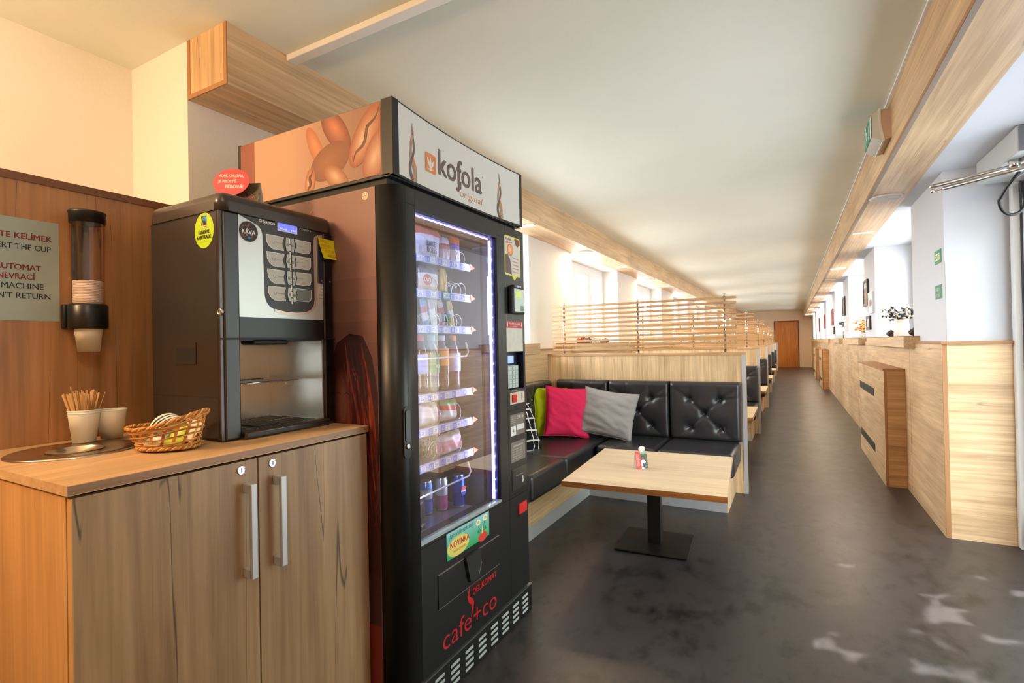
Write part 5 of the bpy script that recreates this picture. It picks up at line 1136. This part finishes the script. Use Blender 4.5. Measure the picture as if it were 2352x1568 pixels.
# products: each one a thing of its own
def bag(label, y, z, w, h, cols, x=-1.25, th=.04, txt=None, tilt=0., rot=0.):
    m = MB(); ms = [mat('foil %d %d %d' % c, c, .28, spec=.6) for c in cols]; n = 14; r = random.Random(int(y * 1000))
    ph = [r.uniform(0, 6) for _ in range(4)]
    def pt(u, v, s):
        a, b = 2 * u - 1, 2 * v - 1; q = max(0, (1 - a ** 4) * (1 - b ** 4)) ** .6
        return Vector((s * (th / 2 * q + .003 * math.sin(7 * a + 3 * b + ph[0]) * q), a * w / 2 * (1 - .06 * (1 - abs(b))) , h * v + .003 * math.sin(9 * a + ph[1]) * (b > .8)))
    def mf(u, v): return ms[min(len(ms) - 1, int(v * len(ms)))]
    for s in (1, -1): m.grid(lambda u, v: pt(u, v, s), n, n, None, mf)
    o = m.build('snack_bag'); o.location = (x, y, z); o.rotation_euler = (rot, tilt, 0); ORG[o] = Vector((x, y, z)); tag(o, label, 'snack', 'packaged snacks in the vending machine')
    if txt:
        k = MB()
        for i, (b, yy, zz, hh, ww, c) in enumerate(txt): k.text(b, FX(th / 2 + .002), yy, zz, hh, colm(c, .3), w=ww, bold=.022, d=.0005, align='c')
        k.build('lettering', None, o, recalc=False, local=True)
    return o
e = .0005
bag('white and lilac bread crisps bag on the top shelf', 1.60, TZ[0] + e, .15, .125, ((226, 224, 236), (214, 210, 232), (226, 226, 240), (196, 70, 90)), txt=(('BAKE', -.005, .045, .02, .055, (40, 40, 70)), ('ROLLS', .0, .02, .02, .062, (40, 40, 70))), th=.05)
bag('red and white striped snack bag on the top shelf', 1.715, TZ[0] + e, .058, .105, ((226, 214, 206), (214, 190, 186), (190, 50, 60), (226, 224, 226)), th=.03)
bag('orange topped purple snack bag on the top shelf', 1.788, TZ[0] + e, .066, .12, ((226, 214, 196), (222, 206, 200), (110, 80, 160), (226, 110, 60)), th=.03)
o = bag('white crisps bag with a red roundel on the second shelf', 1.602, TZ[1] + e, .12, .10, ((222, 196, 160), (226, 214, 200), (226, 228, 230), (90, 96, 116)), th=.045)
k = MB(); k.prism(circ(-.03, .045, .026, 24, .022), FX(.024), 0, .0006, colm((190, 40, 50), .3)); k.text("LAY'S", FX(.025), -.03, .038, .014, colm((240, 236, 220), .3), w=.04, bold=.022, align='c'); k.build('roundel', None, o, local=True)
bag('yellow snack bag on the second shelf', 1.70, TZ[1] + e, .044, .105, ((226, 196, 90), (236, 214, 120), (226, 206, 110)), th=.024)
for j, (y, cs, nm) in enumerate(((1.59, ((60, 100, 180), (226, 220, 226), (190, 60, 90), (110, 160, 214)), 'blue and white'), (1.642, ((190, 180, 190), (220, 216, 224), (170, 150, 170)), 'silver grey'), (1.70, ((196, 60, 90), (226, 214, 220), (190, 70, 96), (230, 226, 230)), 'pink striped'), (1.765, ((226, 200, 80), (226, 224, 226), (214, 196, 120)), 'yellow tipped'))):
    bag('%s wafer bar standing on the third shelf' % nm, y, TZ[2] + e, .034, .112, cs, th=.014, rot=.22)
bag('clear wrapped baguette with red print on the fifth shelf', 1.585, TZ[4] + e, .10, .088, ((196, 186, 180), (214, 206, 206), (206, 196, 200)), th=.06)
bag('baguette pack with green and red label on the fifth shelf', 1.705, TZ[4] + e, .115, .09, ((206, 196, 196), (226, 220, 222), (206, 60, 70), (90, 170, 120)), th=.06, rot=-.1)
bag('pink labelled sandwich roll on the sixth shelf', 1.725, TZ[5] + e, .15, .082, ((206, 196, 200), (206, 130, 150), (214, 150, 166), (222, 212, 216)), th=.06, rot=.05)
def bottle(label, y, cap, liq, lab, x=-1.27, lz=(.075, .15)):
    t = thing('drink_bottle', label, 'bottle', (x, y, TZ[3] + e), 'drink bottles in the vending machine')
    lq = mat('liquid %d %d %d' % liq, liq, .12, spec=.6, coat=.5)
    m = MB(); m.lathe([(.022, 0), (.029, .004), (.031, .02), (.029, .06), (.031, .075), (.031, .125), (.030, .145), (.022, .175), (.0135, .193), (.0135, .205)], (x, y, TZ[3] + e), 24, lq); m.build('bottle_body', None, t)
    m = MB(); m.lathe([(.0155, .203), (.0155, .222), (.014, .225)], (x, y, TZ[3] + e), 20, mat('cap %d %d %d' % cap, cap, .4)); m.build('cap', None, t)
    m = MB(); m.lathe([(.0316, lz[0]), (.0316, lz[1])], (x, y, TZ[3] + e), 24, mat('wrap %d %d %d' % lab, lab, .35), cap=False); m.build('wrap_label', None, t)
    return t
bottle('dark cola bottle with red cap on the bottle shelf', 1.573, (196, 60, 70), (52, 36, 44), (120, 150, 214))
o = bottle('water bottle with teal cap and green label on the bottle shelf', 1.645, (110, 160, 156), (120, 140, 146), (40, 150, 104)); m = MB(); m.text('ea', FX(-1.27 + .0320), 1.645, TZ[3] + .095, .02, colm((230, 240, 234), .3), w=.024, align='c'); m.build('lettering', None, o, recalc=False)
bottle('bottle with white cap and orange label on the bottle shelf', 1.713, (232, 234, 246), (96, 66, 60), (216, 150, 90), lz=(.10, .17))
bottle('bottle with orange cap and blue label on the bottle shelf', 1.795, (232, 150, 60), (104, 84, 100), (196, 204, 240))
def can(label, x, y, cols, h=.138):
    m = MB(); ms = [mat('can %d %d %d' % c, c, .25, .55) for c in cols]; z = TZ[6] + e
    prof = [(.021, 0), (.0262, .008)] + [(.0262, .008 + (h - .026) * i / 6) for i in range(1, 7)] + [(.022, h - .008), (.023, h - .003), (.021, h - .001)]
    def mf(i): return steel if i in (0, 9, 10) or i >= 8 else ms[min(len(ms) - 1, max(0, int((i - 1) * len(ms) / 7)))]
    m.lathe(prof, (x, y, z), 26, None, mfun=mf); o = m.build('drink_can', origin=(x, y, z)); tag(o, label, 'can', 'drink cans in the vending machine')
    return o
can('blue and silver energy drink can, nearest on the left of the bottom shelf', -1.40, 1.66, ((60, 90, 200), (190, 196, 220), (70, 110, 220)))
can('blue and silver energy drink can, second on the bottom shelf', -1.325, 1.665, ((60, 90, 210), (206, 210, 230), (90, 140, 230)))
can('silver can with pink stripe on the bottom shelf', -1.30, 1.735, ((206, 80, 150), (214, 216, 226), (200, 206, 222)))
o = can('blue cola can with red and white roundel on the bottom shelf', -1.262, 1.805, ((20, 60, 170), (30, 90, 200), (24, 76, 190)))
m = MB(); c0 = FX(-1.262 + .0268); flat(m, circ(1.805, TZ[6] + .07, .018, 22), c0, 0, colm((226, 228, 236), .3)); flat(m, [(1.805 + .018 * math.cos(a), TZ[6] + .072 + .017 * math.sin(a)) for a in [math.pi * i / 10 for i in range(11)]], c0, .0004, colm((206, 40, 60), .3)); flat(m, [(1.805 + .018 * math.cos(a), TZ[6] + .066 + .017 * math.sin(a)) for a in [math.pi + math.pi * i / 10 for i in range(11)]], c0, .0004, colm((20, 60, 160), .3)); m.build('roundel', None, o, recalc=False)
# ------------------------------------------------------------------ tree outside that breaks the sun into flecks, and slab added to block the sun further on
SD = Vector((.6, .3, .95)).normalized()
c0 = Vector((1.235, 5.4, 1.3)) + SD * 5.0
eu = Vector((0, 1, 0)); eu = (eu - SD * eu.dot(SD)).normalized(); ev = SD.cross(eu)
gaps = [((.157, 2.43), .05), ((.175, 2.36), .035), ((.563, 3.093), .035), ((.60, 3.06), .025), ((.403, 2.444), .03), ((.424, 2.731), .022), ((.145, 2.572), .018), ((.02, 7.4), .04), ((.02, 5.0), .035), ((.03, 4.8), .03)]
m = MB(); r = random.Random(21); lm = [mat('leaf %d' % i, c, .6) for i, c in enumerate(((58, 104, 34), (84, 130, 44), (44, 86, 30)))]
for k in range(13500):
    p = c0 + eu * r.uniform(-5.4, 5.4) + ev * r.uniform(-2.5, 2.5) + SD * r.uniform(-.7, .7); R_ = r.uniform(.06, .11)
    ok = True
    for (gx_, gy_), gr_ in gaps:
        d = p - Vector((gx_, gy_, 0)); q = (d - SD * d.dot(SD)).length
        if q < gr_ * .5 + R_ * .55: ok = False; break
    if not ok: continue
    n_ = (SD + Vector((r.uniform(-.5, .5), r.uniform(-.5, .5), r.uniform(-.5, .5)))).normalized(); a_ = n_.orthogonal().normalized(); b_ = n_.cross(a_); ph = r.uniform(0, 6.28)
    m.face([m.b.verts.new(p + a_ * (R_ * math.cos(ph + i * 1.0472)) + b_ * (R_ * .8 * math.sin(ph + i * 1.0472))) for i in range(6)], lm[k % 3])
tr_ = thing('tree', 'leafy green tree standing outside the glass entrance door', 'tree', (5.0, 6.5, 0)); m.build('foliage', None, tr_, recalc=False)['kind'] = 'stuff'
m = MB(); m.tube([(5.0, 7.2, -.1), (4.95, 7.1, 2.2), (4.6, 6.9, 4.6)], [.2, .16, .1], 12, mat('bark', (84, 66, 50), .9))
for dy in (-3.6, -1.8, 1.6, 3.2): m.tube([(4.9, 7.05, 2.6), (4.4, 7.05 + dy * .5, 4.2), (4.1, 7.0 + dy, 5.2)], [.09, .06, .03], 8, mat('bark', (0, 0, 0)))
m.build('trunk', None, tr_)
m = MB(); m.box(1.3, 3.3, 10.6, 27, 4.0, 4.1, white); struct(m.build('sun_blocker'), 'unseen slab added to shade the right windows', 'sun blocker')  # out of view, added to keep direct sun off the far windows
# unseen fill light added above the viewer, then the wainscot facing the counter
t = thing('panel_light', 'large square fill light panel, added unseen above the entrance lobby', 'ceiling light', (.1, -.25, 2.6))
m = MB(); m.box(-.2, .4, -.55, .05, 2.575, 2.6, white, .004); m.build('frame', None, t)
m = MB(); m.box(-.18, .38, -.53, .03, 2.572, 2.575, LED); m.build('diffuser', None, t)
L_ = bpy.data.lights.new('panel_fill', 'AREA'); L_.shape = 'SQUARE'; L_.size = .56; L_.energy = LOBBY_FILL; L_.color = (1, .95, .9)
o = bpy.data.objects.new('panel_fill', L_); COL.objects.link(o); o.parent = t; o.location = (0, 0, -.03)
m = MB(); m.box(1.17, 1.2, -3.5, 1.84, 0, 1.21, w_x); struct(m.build('trim_9'), 'oak wainscot on the lobby wall opposite the counter', 'wainscot')
